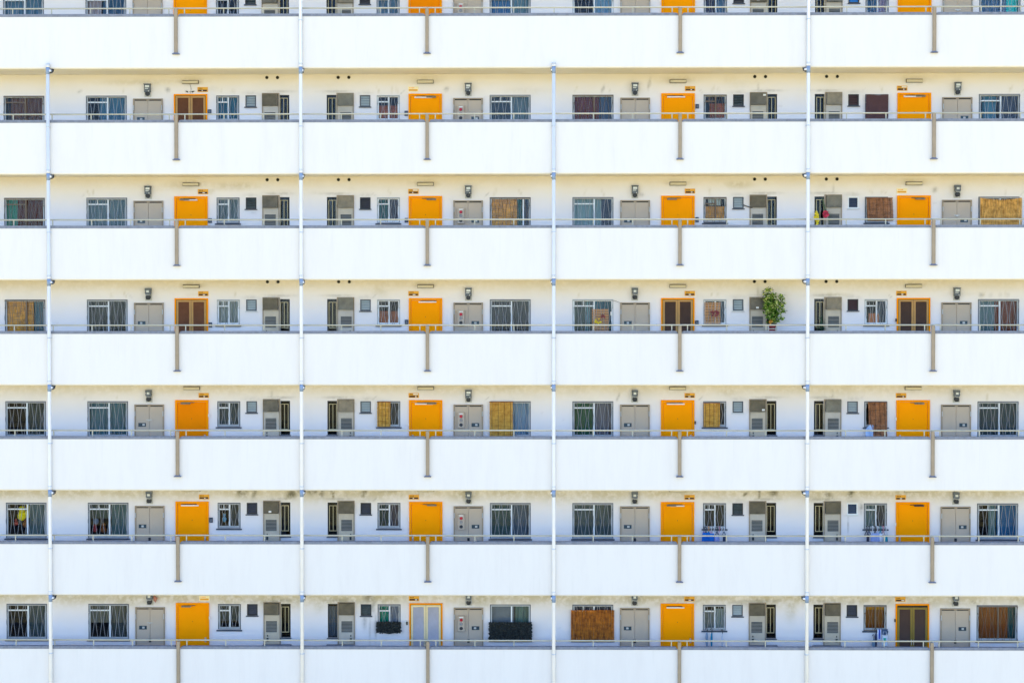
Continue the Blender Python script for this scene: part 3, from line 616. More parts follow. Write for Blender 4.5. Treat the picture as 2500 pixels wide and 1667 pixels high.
# doors
DOORS = {(1, 1): 'brown', (3, 1): 'brown', (3, 3): 'brown2', (3, 4): 'brown2', (6, 2): 'silver', (6, 4): 'olive'}
CLOSER = {(1, 2): 'wd', (1, 3): 'w', (1, 4): 'wd', (2, 1): 'dw', (2, 2): 'd', (2, 3): 'd', (2, 4): 'd', (3, 2): 'w', (4, 1): 'd', (4, 2): 'wd', (4, 3): 'w', (4, 4): 'd',
          (5, 1): 'w', (5, 2): 'd', (5, 3): 'dw', (5, 4): 'k', (6, 1): 'd', (6, 3): 'w'}
for k in ROWS:
    for c in range(1, 5):
        r = zr(k); x0, x1 = XX(c, 2.62, 3.487); zt = r + .905; zf = r - 1.07; kind = DOORS.get((k, c), 'orange')
        mb = MB(); fw = .05; a, b = YW - .045, YW - .001
        fw2 = .035 if kind != 'orange' else fw
        mb.box(x0, x1, a, b, zt - fw2, zt); mb.box(x0, x0 + fw2, a, b, zf, zt - fw2); mb.box(x1 - fw2, x1, a, b, zf, zt - fw2)
        dr = mb.build('front_door', ORFR, B)
        i0, i1 = x0 + fw2, x1 - fw2; hinge_left = S[c][1] > 0
        knob_x = (x0 + .095) if hinge_left else (x1 - .095)
        if kind == 'orange':
            mt = ORANGE2 if (k, c) in ((0, 2), (4, 1)) else ORANGE
            mb = MB(); mb.bbox(i0 + .006, i1 - .006, YW - .022, YW - .001, zf, zt - fw - .006, .003); mb.build('door_leaf', mt, dr)
            mb = MB(); mb.box(knob_x - .022, knob_x + .022, YW - .028, YW - .0225, r - .12, r + .0); mb.build('lock_plate', METAL, dr)
            mb = MB(); mb.tube([(knob_x, YW - .07, r - .07), (knob_x, YW - .028, r - .07)], .02, 8); mb.build('knob', METAL, dr)
            mb = MB(); pxx = (x0 + x1) / 2; mb.tube([(pxx, YW - .026, r + .42), (pxx, YW - .022, r + .42)], .009, 6); mb.build('peephole', DARK, dr)
        else:
            fm, sm_ = {'brown': (BRF, BRS), 'brown2': (BRF, DKS), 'silver': (SLF, SLS), 'olive': (OLF, DKS)}[kind]
            dr['label'] = {'brown': 'orange framed door behind closed bronze and brown slatted screen doors', 'brown2': 'orange framed door behind bronze screen doors with dark slats',
                           'silver': 'orange framed door with silver slatted double screen doors', 'olive': 'orange framed door with olive framed dark brown screen doors'}[kind]
            mb = MB(); mb.box(i0, i1, YW - .012, YW - .001, zf, zt - fw2); mb.build('door_leaf', paint('dark_backing', (58, 48, 38), 1, rough=.8), dr)
            xm = (i0 + i1) / 2; top = zt - fw2 - (.055 if kind == 'olive' else .012)
            for u0, u1 in ((i0 + .012, xm - .004), (xm + .004, i1 - .012)):
                mb = MB(); s = .05; y0, y1 = YW - .04, YW - .013
                mb.box(u0, u1, y0, y1, top - s, top); mb.box(u0, u1, y0, y1, zf, zf + .1); mb.box(u0, u0 + s, y0, y1, zf + .1, top - s); mb.box(u1 - s, u1, y0, y1, zf + .1, top - s)
                lf = mb.build('screen_leaf', fm, dr)
                mb = MB(); za = zf + .1
                while za < top - s - .004:
                    mb.quad((u0 + s, YW - .032, za), (u1 - s, YW - .032, za), (u1 - s, YW - .018, za + .028), (u0 + s, YW - .018, za + .028)); za += .028
                o = mb.build('slats', sm_, dr)
            hx = xm
            for s_ in (-1, 1): mb = MB(); mb.box(hx + s_ * .028 - .008, hx + s_ * .028 + .008, YW - .065, YW - .041, r - .16, r - .02); mb.build('door_handle', METAL, dr)
        cl = CLOSER.get((k, c))
        if cl:
            left = S[c][1] < 0; cz = r + .825
            cx = (i0 + .10) if left else (i1 - .10); sg = 1 if left else -1
            if 'w' in cl:
                mb = MB(); e = cx + sg * (.0 if cl == 'w' else .1); e2 = e + sg * (.46 if cl != 'dw' else .36); mb.box(min(e, e2), max(e, e2), YW - .075, YW - .023, cz - .035, cz - .004); mb.build('door_closer', WHITE if cl != 'dw' else METAL, dr)
                mb = MB(); mb.tube([(e, YW - .05, cz + .01), ((e + e2) / 2, YW - .09, cz + .014), (e2 - sg * .05, YW - .05, cz + .012)], .008, 5); mb.build('closer_arm', DARK, dr)
            if 'd' in cl or cl == 'k':
                mb = MB(); e2 = cx + sg * .25; mb.box(min(cx, e2), max(cx, e2), YW - .085, YW - .023, cz - .028, cz + .004)
                mb.tube([(cx + sg * .02, YW - .06, cz + .012), (cx + sg * .16, YW - .12, cz + .016), (cx + sg * .36, YW - .05, cz + .014)], .009, 5)
                mb.build('door_closer', paint('closer_grey', (120, 112, 96), 1, rough=.4, var=.4, scale=20) if cl != 'k' else DARK, dr)

# ------------------------------------------------------------------ handrails with posts (one per walkway)
for k in ROWS:
    r = zr(k)
    t = thing('handrail', (QX[1], .03, r + .07), f"cream metal handrail on brown posts along the {FLN[k]} walkway's parapet", 'handrail', 'handrails along the walkway parapets')
    mb = MB(); y = .06
    mb.tube([(XMIN + .02, y, r + .218), (XMAX - .02, y, r + .218)], .0185, 8); mb.build('rail', RAIL, t)
    for q in QX:
        mb = MB(); w_ = .0375
        mb.box(q - w_, q + w_, -.064, -.004, r - .925, r + .20)
        # rolled edges of the channel section
        mb.box(q - w_ - .004, q - w_, -.070, -.004, r - .925, r + .19); mb.box(q + w_, q + w_ + .004, -.070, -.004, r - .925, r + .19)
        mb.box(q - .03, q + .03, -.004, .06, r + .12, r + .195)
        po = mb.build('post', POST, t)
        mb = MB(); mb.box(q - .088, q + .088, -.085, -.002, r - .948, r - .926); mb.box(q - .055, q + .055, -.074, -.002, r - .9255, r - .905)
        mb.build('base_plate', PLATE, po)
    xs = []
    for q in QX:
        for d in (-.195, .2): xs.append(q + d)
        for i in (1, 2, 3): xs += [q - .195 - .985 * i, q + .2 + .985 * i if i < 3 else None]
    for x in xs:
        if x is None or not (XMIN + .1 < x < XMAX - .1): continue
        if abs(x) > 13.9: continue
        mb = MB(); mb.box(x - .0125, x + .0125, .048, .072, r + .0715, r + .205); mb.build('baluster', RAIL, t)

# ------------------------------------------------------------------ drain pipes
PN = ['leftmost', 'second', 'third', 'rightmost']
PL = ['white drainpipe nearest the left edge, capped just under the top parapet', 'second white drainpipe from the left, running past the top of the view',
      'third white drainpipe from the left, capped just under the top parapet', 'rightmost white drainpipe, running past the top of the view']
for i, px in enumerate(PX):
    top = zr(1) + 1.47 if i in (0, 2) else zr(-2) + 1.0
    py = -.056; t = thing('drainpipe', (px, py, 0), PL[i], 'drainpipe', 'drainpipes down the parapets')
    mb = MB(); mb.tube([(px, py, .05), (px, py, top)], .044, 14); mb.build('pipe', PIPE, t)
    sgn = 1 if i < 2 else -1
    for k in range(0, 8):
        r = zr(k)
        if r + 1.39 < top:
            mb = MB(); mb.tube([(px, py, r + 1.205), (px, py, r + 1.385)], .0485, 14); mb.build('coupling', COUP, t)
            mb = MB(); mb.tube([(px, py, r + 1.385), (px, py, r + 1.43)], .05, 14); mb.build('collar', PIPE, t)
            o = [.055, .03, .02, .06][i]
            mb = MB(); mb.tube([(px + sgn * .02, py, r + 1.295), (px + sgn * (o * .6 + .03), py + .01, r + 1.30), (px + sgn * (o * .6 + .04), -.005, r + 1.30)], .032, 10); mb.build('branch_elbow', PIPE, t)
            e = [.135, .085, .080, .135][i]; a0, a1, z1_, z0_ = px + sgn * .03, px + sgn * e, r + 1.347, r + 1.245
            mb = MB(); mb.v = [(a0, .0, z1_), (a1, .0, z1_), (a1 - sgn * .02, .0, z0_ + .03), (a0 + sgn * .035, .0, z0_), (a0, .0, z0_)]; mb.v += [(x_, .05, z_) for x_, _, z_ in mb.v]
            mb.f = [(0, 1, 2, 3, 4), (9, 8, 7, 6, 5)] + [(q_, q_ + 5, (q_ + 1) % 5 + 5, (q_ + 1) % 5) for q_ in range(5)]; mb.sm = [False] * 7
            mb.build('bracket', DARK, t)
            mb = MB(); mb.tube([(px, py, r + 1.455), (px, py, r + 1.475)], .0505, 14); mb.build('clamp', RING, t)
        if r - .1 < top:
            mb = MB(); mb.tube([(px, py, r - .115), (px, py, r - .088)], .0505, 14)
            mb.box(px - .06, px + .06, -.012, -.001, r - .112, r - .092); mb.build('clamp', RING, t)

# ------------------------------------------------------------------ wall fittings: things of their own
def wh(k, c): return f"{FLN[k]} walkway, {FLATS[c]}" + (' from left' if c in (2, 3) else '')
MET_ROUND = {(0, 3), (3, 1), (3, 3), (4, 1), (4, 3), (4, 4), (5, 1), (5, 2), (5, 3), (5, 4), (6, 1), (6, 2), (6, 3), (6, 4), (2, 4)}
for k in ROWS:
    if k == 0: continue
    for c in range(1, 5):
        r = zr(k); x = X(c, 4.17); rs = random.Random(k * 17 + c)
        rd = (k, c) in MET_ROUND
        t = thing('electric_meter', (x, YW, r + .84), f"{'round faced dark' if rd else 'boxy grey'} electric meter above the cupboard, {wh(k, c)}", 'electric meter', 'electric meters above the cupboards')
        mb = MB(); mb.box(x - .085, x + .085, YW - .02, YW - .001, r + .84, r + 1.155); mb.build('backplate', MPLATE, t)
        if rd:
            mb = MB(); mb.box(x - .082, x + .082, YW - .11, YW - .0205, r + 1.10, r + 1.17); mb.tube([(x, YW - .12, r + 1.05), (x, YW - .0205, r + 1.05)], .078, 16); mb.build('case', MGREY, t)
            mb = MB(); mb.bbox(x - .035, x + .035, YW - .145, YW - .121, r + 1.055, r + 1.11, .008); mb.build('dial_window', MWIN, t)
            mb = MB(); mb.tube([(x, YW - .10, r + .93), (x, YW - .0205, r + .93)], .062, 14); mb.tube([(x - .05, YW - .09, r + .895), (x + .05, YW - .09, r + .895)], .022, 8); mb.build('terminal_cover', DARK, t)
            mb = MB(); mb.tube([(x - .06, YW - .1, r + 1.06), (x - .055, YW - .125, r + 1.0), (x + .045, YW - .125, r + .985), (x + .062, YW - .1, r + 1.03)], .007, 6); mb.build('seal_wire', METAL, t)
        else:
            mb = MB(); mb.bbox(x - .082, x + .082, YW - .10, YW - .0205, r + .955, r + 1.15, .012); mb.box(x - .092, x + .092, YW - .12, YW - .0205, r + 1.151, r + 1.17); mb.build('case', MGREY, t)
            mb = MB(); mb.box(x - .05, x + .055, YW - .112, YW - .101, r + 1.075, r + 1.13); mb.box(x - .055, x + .03, YW - .108, YW - .101, r + 1.035, r + 1.055); mb.build('dial_window', MWIN, t)
            mb = MB(); mb.tube([(x, YW - .09, r + .915), (x, YW - .0205, r + .915)], .058, 14); mb.build('terminal_cover', DARK, t)
            mb = MB(); mb.tube([(x + .04, YW - .115, r + .98), (x + .04, YW - .101, r + .98)], .012, 8); mb.build('seal', WHITE, t)
for k in range(1, 6):
    for c in range(1, 5):
        r = zr(k); x = X(c, 3.055)
        t = thing('wall_lamp', (x, YW, r + 1.16), f"cream fluorescent tube lamp over the door, {wh(k, c)}", 'lamp', 'tube lamps over the doors')
        mb = MB(); mb.box(x - .215, x + .215, YW - .035, YW - .001, r + 1.168, r + 1.262); mb.build('lamp_base', paint('lamp_base_grey', (84, 80, 74), 1, rough=.5), t)
        mb = MB(); mb.bbox(x - .205, x + .205, YW - .095, YW - .036, r + 1.176, r + 1.245, .012); mb.build('lamp_shade', LAMPW, t)
for k in ROWS:
    if k == 0: continue
    for c in range(1, 5):
        r = zr(k); x0, x1 = XX(c, 2.608, 2.875); z0, z1 = r + .962, r + 1.088; lite = (k, c) in ((1, 2), (2, 4), (6, 1))
        t = thing('door_sign', (x0, YW, z0), (f"pale yellow and white door sign, {wh(k, c)}" if lite else f"small orange door sign with dark strip, {wh(k, c)}"), 'sign', 'door number signs beside the doors')
        mb = MB(); mb.box(x0, x1, YW - .018, YW - .001, z0, z1); mb.build('sign_plate', SIGNW if lite else SIGNO, t)
        mb = MB(); mb.box(x0 + .02, x1 - .02, YW - .022, YW - .0185, z0 + .014, z0 + .058); mb.build('name_strip', SIGNO if lite else SIGNB, t)
        rs = random.Random(k * 5 + c); mb = MB()
        xs_ = x0 + .035
        for j in range(4 if lite else 3): mb.box(xs_, xs_ + .018 + .008 * rs.random(), YW - .021, YW - .0185, z1 - .042, z1 - .022); xs_ += .035
        mb.build('number_marks', SIGNB if not lite else ORFR, t)
        if not lite:
            mb = MB(); q = x0 + rs.uniform(.09, .17); mb.box(q, min(x1 - .025, q + rs.uniform(.03, .08)), YW - .0245, YW - .0225, z0 + .022, z0 + .046); mb.build('name_slip', WHITE, t)
            if (k, c) in ((1, 4), (2, 2), (4, 2)): mb = MB(); mb.box(x0 + .12, x1 - .02, YW - .0235, YW - .0185, z1 - .046, z1 - .014); mb.build('white_slip', WHITE, t)
# alarm boxes
for k in ROWS:
    r = zr(k); x0, x1 = XX(2, 3.888, 4.07)
    t = thing('fire_alarm_box', (x0, YW - .06, r + .18), f"grey fire alarm box with red lamp on cupboard door, {FLN[k]} walkway", 'alarm box', 'fire alarm boxes')
    mb = MB(); mb.bbox(x0, x1, YW - .12, YW - .034, r + .18, r + .59, .012); mb.build('alarm_case', BEIGE, t); xm = (x0 + x1) / 2
    for z, rr, mt, nm, d in ((.485, .042, RED, 'red_lamp', .035), (.385, .042, DISC, 'speaker_grille', .006), (.265, .045, DARK, 'push_button', .012)):
        mb = MB(); mb.tube([(xm, YW - .12 - d, r + z), (xm, YW - .1205, r + z)], [rr * .8, rr], 14); mb.build(nm, mt, t)
    mb = MB(); mb.box(xm - .05, xm + .05, YW - .124, YW - .1205, r + .54, r + .565); mb.build('nameplate', WHITE, t)
# intercoms
for k, c, z0, z1, mt in ((1, 1, .399, .508, DARK), (1, 2, .336, .462, DARK), (1, 3, .512, .623, DARK), (2, 1, .218, .333, DARK), (2, 2, .22, .335, DARK), (2, 3, .221, .351, DARK), (3, 1, .148, .277, DARK),
                         (3, 2, .223, .344, DARK), (3, 3, .218, .324, DARK), (5, 1, .358, .488, DARK), (0, 3, .13, .25, DARK), (6, 2, .321, .458, WHITE)):
    r = zr(k); x0, x1 = XX(c, 2.515, 2.6)
    t = thing('intercom', (x0, YW, r + z0), f"{'pale' if mt is WHITE else 'dark grey'} intercom box beside the door frame, {wh(k, c)}", 'intercom', 'intercom boxes beside the doors')
    mb = MB(); mb.bbox(x0, x1, YW - .05, YW - .001, r + z0, r + z1, .008); mb.build('intercom_case', paint('intercom_slate', (50, 62, 84), 1, rough=.5) if mt is DARK else mt, t)
    xm = (x0 + x1) / 2; mb = MB(); mb.box(xm - .02, xm + .025, YW - .054, YW - .0505, r + z0 + .02, r + z1 - .03); mb.build('intercom_face', BLACK if mt is WHITE else MGREY, t)
for k, c, z in ((0, 1, .14), (4, 1, .50), (4, 2, .26), (4, 3, .32), (4, 4, .42), (5, 2, .46), (5, 3, .45), (5, 4, .33), (6, 1, .52), (6, 4, .48), (3, 4, .33)):
    r = zr(k); x = X(c, 2.60)
    mb = MB(); mb.bbox(x - .02, x + .02, YW - .065, YW - .046, r + z - .04, r + z + .04, .005)
    wht = (k, c) not in ((0, 1), (3, 4), (4, 3), (6, 4))
    tag(mb.build('doorbell', WHITE if wht else DARK, None, (x, YW, r + z)), f"{'small white' if wht else 'small dark'} doorbell on the door frame, {wh(k, c)}", 'doorbell', 'doorbells on the door frames')

# ------------------------------------------------------------------ blinds hung in front of windows
def slat_blind(x0, x1, z0, z1, mat, label, y=YW - .09, skew=0, drop=0, name='bamboo_blind', n=None, group='bamboo blinds'):
    t = thing(name, (x0, y, z0), label, 'blind', group); rs = random.Random(int(x0 * 100)); mb = MB()
    n = n or int((z1 - z0) / .018); h = (z1 - z0) / n
    for i in range(n):
        z = z0 + i * h; v = i / n; sx = skew * (1 - v); j = rs.uniform(-.004, .004); bow = .02 * math.sin(math.pi * v)
        i_ = len(mb.v); yy = y - bow
        xa, xb = x0 + sx + j, x1 + sx + j; dz = drop * (1 - v)
        mb.v += [(xa, yy, z), (xb, yy, z - dz), (xb, yy, z + h * .86 - dz), (xa, yy, z + h * .86), (xa, yy + .008, z), (xb, yy + .008, z - dz), (xb, yy + .008, z + h * .86 - dz), (xa, yy + .008, z + h * .86)]
        mb.f += [(i_, i_+1, i_+2, i_+3), (i_+7, i_+6, i_+5, i_+4), (i_, i_+4, i_+5, i_+1), (i_+3, i_+2, i_+6, i_+7), (i_, i_+3, i_+7, i_+4), (i_+1, i_+5, i_+6, i_+2)]; mb.sm += [False] * 6
    mb.build('slats', mat, t)
    mb = MB()
    for u in (.1, .37, .63, .9):
        a = x0 + u * (x1 - x0); mb.tube([(a + skew, y - .006, z0), (a + skew * .5, y - .026, (z0 + z1) / 2), (a, y - .006, z1)], .0035, 4)
    mb.build('cords', WIRE, t)
    mb = MB(); mb.tube([(x0 - .01, y, z1 + .006), (x1 + .01, y, z1 + .006)], .011, 6); mb.build('top_pole', BAMD, t)
    return t
def reed_screen(x0, x1, z0, z1, mat, label, y=YW - .09, sag=.0, ragged=.02, n=None):
    t = thing('reed_screen', (x0, y, z0), label, 'blind', 'reed screens'); rs = random.Random(int(x0 * 77)); n = n or int((x1 - x0) / .0115); mb = MB()
    for i in range(n):
        u = (i + .5) / n; x = x0 + u * (x1 - x0); top = z1 - sag * math.sin(math.pi * u) + rs.uniform(-ragged, ragged * .6); bot = z0 + rs.uniform(-ragged, ragged) * .6
        mb.tube([(x + rs.uniform(-.004, .004), y + rs.uniform(-.006, .006), bot), (x + rs.uniform(-.004, .004), y + rs.uniform(-.006, .006), top)], .0062, 4, smooth=False)
    mb.build('reeds', mat, t); mb = MB()
    for v in (.08, .35, .62, .9): mb.tube([(x0, y - .010, z0 + v * (z1 - z0)), (x1, y - .010, z0 + v * (z1 - z0) - sag * .5)], .003, 4)
    mb.build('binding_wires', mat, t); return t
r = zr(2); reed_screen(11.575, 12.65, r - .08, r + .84, REED2, 'pale honey reed screen covering the far right window, third walkway', sag=.05)
r = zr(6); reed_screen(1.0, 2.12, r - .07, r + .745, REED, 'dark honey reed screen covering the wide window, bottom walkway', ragged=.012)
r = zr(2); slat_blind(8.64, 9.31, r + .25, r + .83, BAMD, 'crooked brown bamboo blind pushed off its window to the right, third walkway', skew=.03)
r = zr(4); slat_blind(8.70, 9.17, r - .05, r + .84, BAMD, 'dark brown bamboo blind hanging past the sill, fifth walkway', skew=.03)
r = zr(4); slat_blind(-1.118, -.515, r - .055, r + .852, BAMB2, 'yellow bamboo blind over the left half of wide window, fifth walkway')
r = zr(4); slat_blind(-4.042, -3.70, r + .215, r + .852, BAMB2, 'narrow yellow bamboo blind on the kitchen window, second door, fifth walkway')
r = zr(4); slat_blind(4.44, 4.86, r + .21, r + .825, BAMB2, 'yellow bamboo blind on the kitchen window, third door from left, fifth walkway')
# cloth over the small window, second walkway right
r = zr(1)
def cl(u, v): return (8.628 + u * .575 - .02 * (1 - v), YW - .075 - .012 * math.sin(12 * u + 2 * v), r + .15 + v * .70 + .012 * math.sin(9 * u) * v)
mb = MB(); mb.sheet(cl, 24, 8); tag(mb.build('window_cloth', paint('maroon_cloth', (84, 60, 62), 1, rough=.95, var=.12, scale=6), None, (8.63, YW - .07, r + .15)), 'dark maroon cloth hung over the kitchen window, second walkway', 'cloth')
# camouflage nets, bottom walkway
r = zr(6)
def net(x0, x1, z0, z1, label):
    rs = random.Random(3); mb = MB()
    y0 = YW - .10
    nx, nz = int((x1 - x0) / .025), int((z1 - z0) / .025)
    def fn(u, v):
        e = .02 * (rs.random() - .5)
        return (x0 + u * (x1 - x0) + e + (.015 * math.sin(31 * v) if u in (0, 1) else 0), y0 - .05 * rs.random(), z0 + v * (z1 - z0) + e + (.02 * math.sin(9 * u) if v == 0 else 0))
    mb.sheet(fn, nx, nz, smooth=False)
    for _ in range(int(900 * (x1 - x0) * (z1 - z0) / .5)):
        a, b, s = rs.uniform(x0, x1), rs.uniform(z0, z1), rs.uniform(.012, .03); q = y0 - .05 - .02 * rs.random(); an = rs.random() * 6
        mb.quad((a + s * math.cos(an), q, b + s * math.sin(an)), (a - s * math.sin(an) * .6, q - .01, b + s * math.cos(an) * .6), (a - s * math.cos(an), q + .01, b - s * math.sin(an)), (a + s * math.sin(an) * .6, q + .02, b - s * math.cos(an) * .6))
    return tag(mb.build('camouflage_net', CAMO, None, (x0, y0, z0)), label, 'net', 'dark nets below the windows')
net(-1.14, -.02, r - .055, r + .43, 'large dark leafy camouflage net over the lower half of wide window, bottom walkway')
net(-4.075, -3.43, r + .14, r + .44, 'small dark camouflage net under the kitchen window with green curtain, bottom walkway')

# lattice screens with flowers, fourth walkway
LAT = paint('lattice_wood', (210, 158, 108), 1, rough=.8, var=.1)
def lattice(x0, x1, z0, z1, label, y=YW - .03):
    t = thing('lattice_screen', (x0, y, z0), label, 'lattice screen', 'wooden lattice screens in windows'); mb = MB()
    n = int((z1 - z0) / .040)
    for i in range(n): z = z0 + i * (z1 - z0) / n; mb.box(x0, x1, y, y + .008, z, z + .024)
    mb.build('horizontal_slats', LAT, t); mb = MB(); n = int((x1 - x0) / .07)
    for i in range(n + 1): x = x0 + i * (x1 - x0 - .012) / n; mb.box(x, x + .012, y + .0085, y + .016, z0, z1)
    mb.build('vertical_slats', BAMD, t); return t
r = zr(3); lattice(1.545, 1.975, r - .04, r + .63, 'pale wooden lattice screen in the wide window, fourth walkway'); lattice(4.465, 4.875, r + .235, r + .80, 'pale wooden lattice screen in the small kitchen window, fourth walkway')
def leafy(mb, c, size, elong, droop, rs):
    a = rs.random() * 6.283; d = Vector((math.cos(a), -abs(math.sin(a)) * .8, -droop + rs.uniform(-.4, .5))).normalized(); s = d.cross(Vector((0, 0, 1)))
    s = s.normalized() if s.length > .01 else Vector((1, 0, 0)); n = d.cross(s); c = Vector(c); L = size * elong; i = len(mb.v)
    mb.v += [tuple(c), tuple(c + d * L * .45 + s * size * .5 + n * .1 * size), tuple(c + d * L), tuple(c + d * L * .45 - s * size * .5 + n * .1 * size), tuple(c + d * L * .5 - n * .12 * size)]
    mb.f += [(i, i+1, i+4), (i+1, i+2, i+4), (i+2, i+3, i+4), (i+3, i, i+4)]; mb.sm += [False] * 4
def flowers(cx, cz, rx, rz, y, mat, label, gm, n=40, name='flower_garland', size=.03, seed=1, group=None, stem=True):
    t = thing(name, (cx, y, cz - rz), label, 'artificial flowers', group); rs = random.Random(seed); mb = MB()
    for _ in range(n):
        a, q = rs.random() * 6.283, math.sqrt(rs.random()); c = Vector((cx + rx * q * math.cos(a), y - .05 * rs.random(), cz + rz * q * math.sin(a)))
        for p in range(5):
            an = p * 1.257 + rs.random(); e = Vector((math.cos(an), -.3, math.sin(an))) * size; f_ = Vector((-math.sin(an), 0, math.cos(an))) * size * .45; i = len(mb.v)
            mb.v += [tuple(c), tuple(c + e * .6 + f_), tuple(c + e), tuple(c + e * .6 - f_)]; mb.f.append((i, i+1, i+2, i+3)); mb.sm.append(False)
    mb.build('petals', mat, t); mb = MB()
    for _ in range(n): leafy(mb, (cx + rs.uniform(-rx, rx) * 1.1, y + .01, cz + rs.uniform(-rz, rz) * 1.1), size * .9, 1.5, .3, rs)
    mb.build('leaves', gm, t); return t
GRN = leaf_mat('leaf_dark_green', (26, 66, 44), (66, 110, 60)); YEL = leaf_mat('petal_yellow', (232, 200, 0), (250, 222, 30)); REDP = leaf_mat('petal_red', (150, 10, 40), (226, 40, 74)); MAR = leaf_mat('petal_maroon', (110, 30, 44), (150, 60, 60))
r = zr(2); flowers(7.34, r + .31, .055, .17, YW - .13, YEL, 'yellow artificial flowers beside the narrow window, third walkway', GRN, 38, size=.032, seed=4)
flowers(7.58, r + .42, .065, .075, YW - .12, REDP, 'red artificial flowers beside the narrow window, third walkway', GRN, 30, size=.034, seed=5)
rs = random.Random(8); t = thing('ivy_garland', (7.56, YW - .11, r + .45), 'trailing green ivy garland on the narrow window guard, third walkway', 'garland'); mb = MB()
for _ in range(130):
    v = rs.random(); leafy(mb, (7.50 + .10 * v * 1 + rs.gauss(0, .018), YW - .09 - .03 * rs.random(), r + .86 - .44 * v), .024, 1.5, .6, rs)
for _ in range(30): leafy(mb, (7.68 + rs.gauss(0, .02), YW - .12, r + .36 + rs.gauss(0, .06)), .024, 1.5, .6, rs)
mb.build('leaves', leaf_mat('ivy_grey_green', (30, 78, 60), (120, 150, 110)), t); mb = MB(); mb.tube([(7.50, YW - .09, r + .86), (7.56, YW - .10, r + .62), (7.61, YW - .10, r + .42), (7.69, YW - .1, r + .34)], .004, 5); mb.build('stem', GRN, t)
r = zr(3); flowers(1.70, r + .30, .085, .065, YW - .085, YEL, 'yellow flowers on the lattice screen of the wide window, fourth walkway', GRN, 13, size=.024, seed=2)
flowers(1.83, r + .43, .06, .04, YW - .085, MAR, 'dull red flowers above the yellow ones on the lattice, fourth walkway', GRN, 16, size=.022, seed=3)
flowers(4.72, r + .50, .12, .075, YW - .085, MAR, 'red flower spray on the lattice of the small kitchen window, fourth walkway', GRN, 30, size=.026, seed=6)
# dark green plant behind narrow guard, fourth walkway right
t = thing('house_plant', (7.49, YW - .04, r - .1), 'dark green plant by the narrow window, rightmost flat, fourth walkway', 'plant'); mb = MB(); rs = random.Random(12)
for _ in range(120): leafy(mb, (7.49 + rs.gauss(0, .05), YW - .04 - .05 * rs.random(), r + .16 + rs.gauss(0, .11)), .035, 1.6, .2, rs)
mb.build('leaves', leaf_mat('deep_teal_leaf', (8, 52, 48), (20, 92, 72)), t)
mb = MB(); mb.tube([(7.49, YW - .05, r - .1), (7.49, YW - .05, r + .2), (7.50, YW - .05, r + .45)], .006, 5); mb.build('stem', GRN, t)

# tall potted plant, fourth walkway
r = zr(3); t = thing('potted_plant', (6.18, YW - .28, r - 1.075), 'tall bushy variegated green plant in a red pot on the fourth walkway', 'potted plant')
px_, py_ = 6.18, YW - .28
STD = paint('plant_stand', (205, 196, 176), 1, rough=.6); mb = MB(); mb.box(px_ - .12, px_ + .12, py_ - .12, py_ + .12, r + .0, r + .015)
for a in (-1, 1):
    for b in (-1, 1): mb.box(px_ + a * .105 - .012, px_ + a * .105 + .012, py_ + b * .105 - .012, py_ + b * .105 + .012, r - 1.07, r + .19)
mb.box(px_ - .12, px_ + .12, py_ - .125, py_ - .115, r + .10, r + .12); mb.build('stand', STD, t)
mb = MB(); mb.tube([(px_, py_, r + .016), (px_, py_, r + .17), (px_, py_, r + .175), (px_, py_, r + .20)], [.075, .098, .106, .106], 16); mb.build('pot', paint('red_clay_pot', (150, 60, 66), 1, rough=.8, var=.1), t)
mb = MB(); rs = random.Random(21); tips = []
mb.tube([(px_, py_, r + .19), (px_ + .01, py_, r + .5), (px_ + .04, py_ - .02, r + .85), (px_ + .02, py_, r + 1.12)], [.016, .013, .009, .004], 6)
def clump(cx, cz, rx, rz, n): return (cx, cz, rx, rz, n)
CL = [(6.03, 1.09, .09, .085, 50), (6.11, 1.16, .07, .05, 24), (6.07, .92, .11, .12, 90), (6.20, .98, .10, .09, 60), (6.10, .72, .13, .14, 130), (6.26, .76, .13, .13, 120), (6.41, .93, .07, .09, 46), (6.45, .78, .07, .08, 44), (6.38, .62, .12, .09, 80),
      (6.48, .60, .05, .06, 22), (6.12, .52, .12, .13, 110), (6.27, .48, .12, .12, 100), (6.44, .40, .06, .04, 22), (6.17, .34, .10, .08, 54), (6.30, .33, .07, .06, 30), (5.96, .89, .04, .05, 14), (6.01, .62, .05, .10, 26)]
for cx, cz, rx, rz, n in CL:
    mb.tube([(px_ + .02, py_, r + max(.25, cz - .22)), ((px_ + cx) / 2, py_ - .03, r + cz - .1), (cx, py_ - .02, r + cz)], [.007, .005, .003], 5)
mb.build('branches', paint('branch_bark', (70, 56, 38), 1, rough=.9), t)
for nm, mt, frac in (('foliage', leaf_mat('plant_leaf_green', (34, 88, 18), (118, 158, 36), sc_=9), .62), ('pale_foliage', leaf_mat('plant_leaf_variegated', (150, 180, 60), (232, 232, 150), sc_=16), .28), ('dark_foliage', leaf_mat('plant_leaf_deep', (20, 50, 22), (40, 84, 30), sc_=9), .4)):
    mb = MB()
    for cx, cz, rx, rz, n in CL:
        for _ in range(int(n * frac)):
            a, q = rs.random() * 6.283, math.sqrt(rs.random()); dy = rs.gauss(0, .07)
            if nm == 'dark_foliage': dy = abs(dy)
            leafy(mb, (cx + rx * q * math.cos(a), py_ + dy - (.03 if nm != 'dark_foliage' else -.03), r + cz + rz * q * math.sin(a)), rs.uniform(.038, .056), 1.6, .6, rs)
    mb.build(nm, mt, t)
flowers(6.135, r + .29, .04, .05, py_ - .10, leaf_mat('petal_amber', (190, 120, 20), (226, 160, 30)), 'small amber artificial flowers at the foot of the tall potted plant', GRN, 10, size=.03, seed=9)

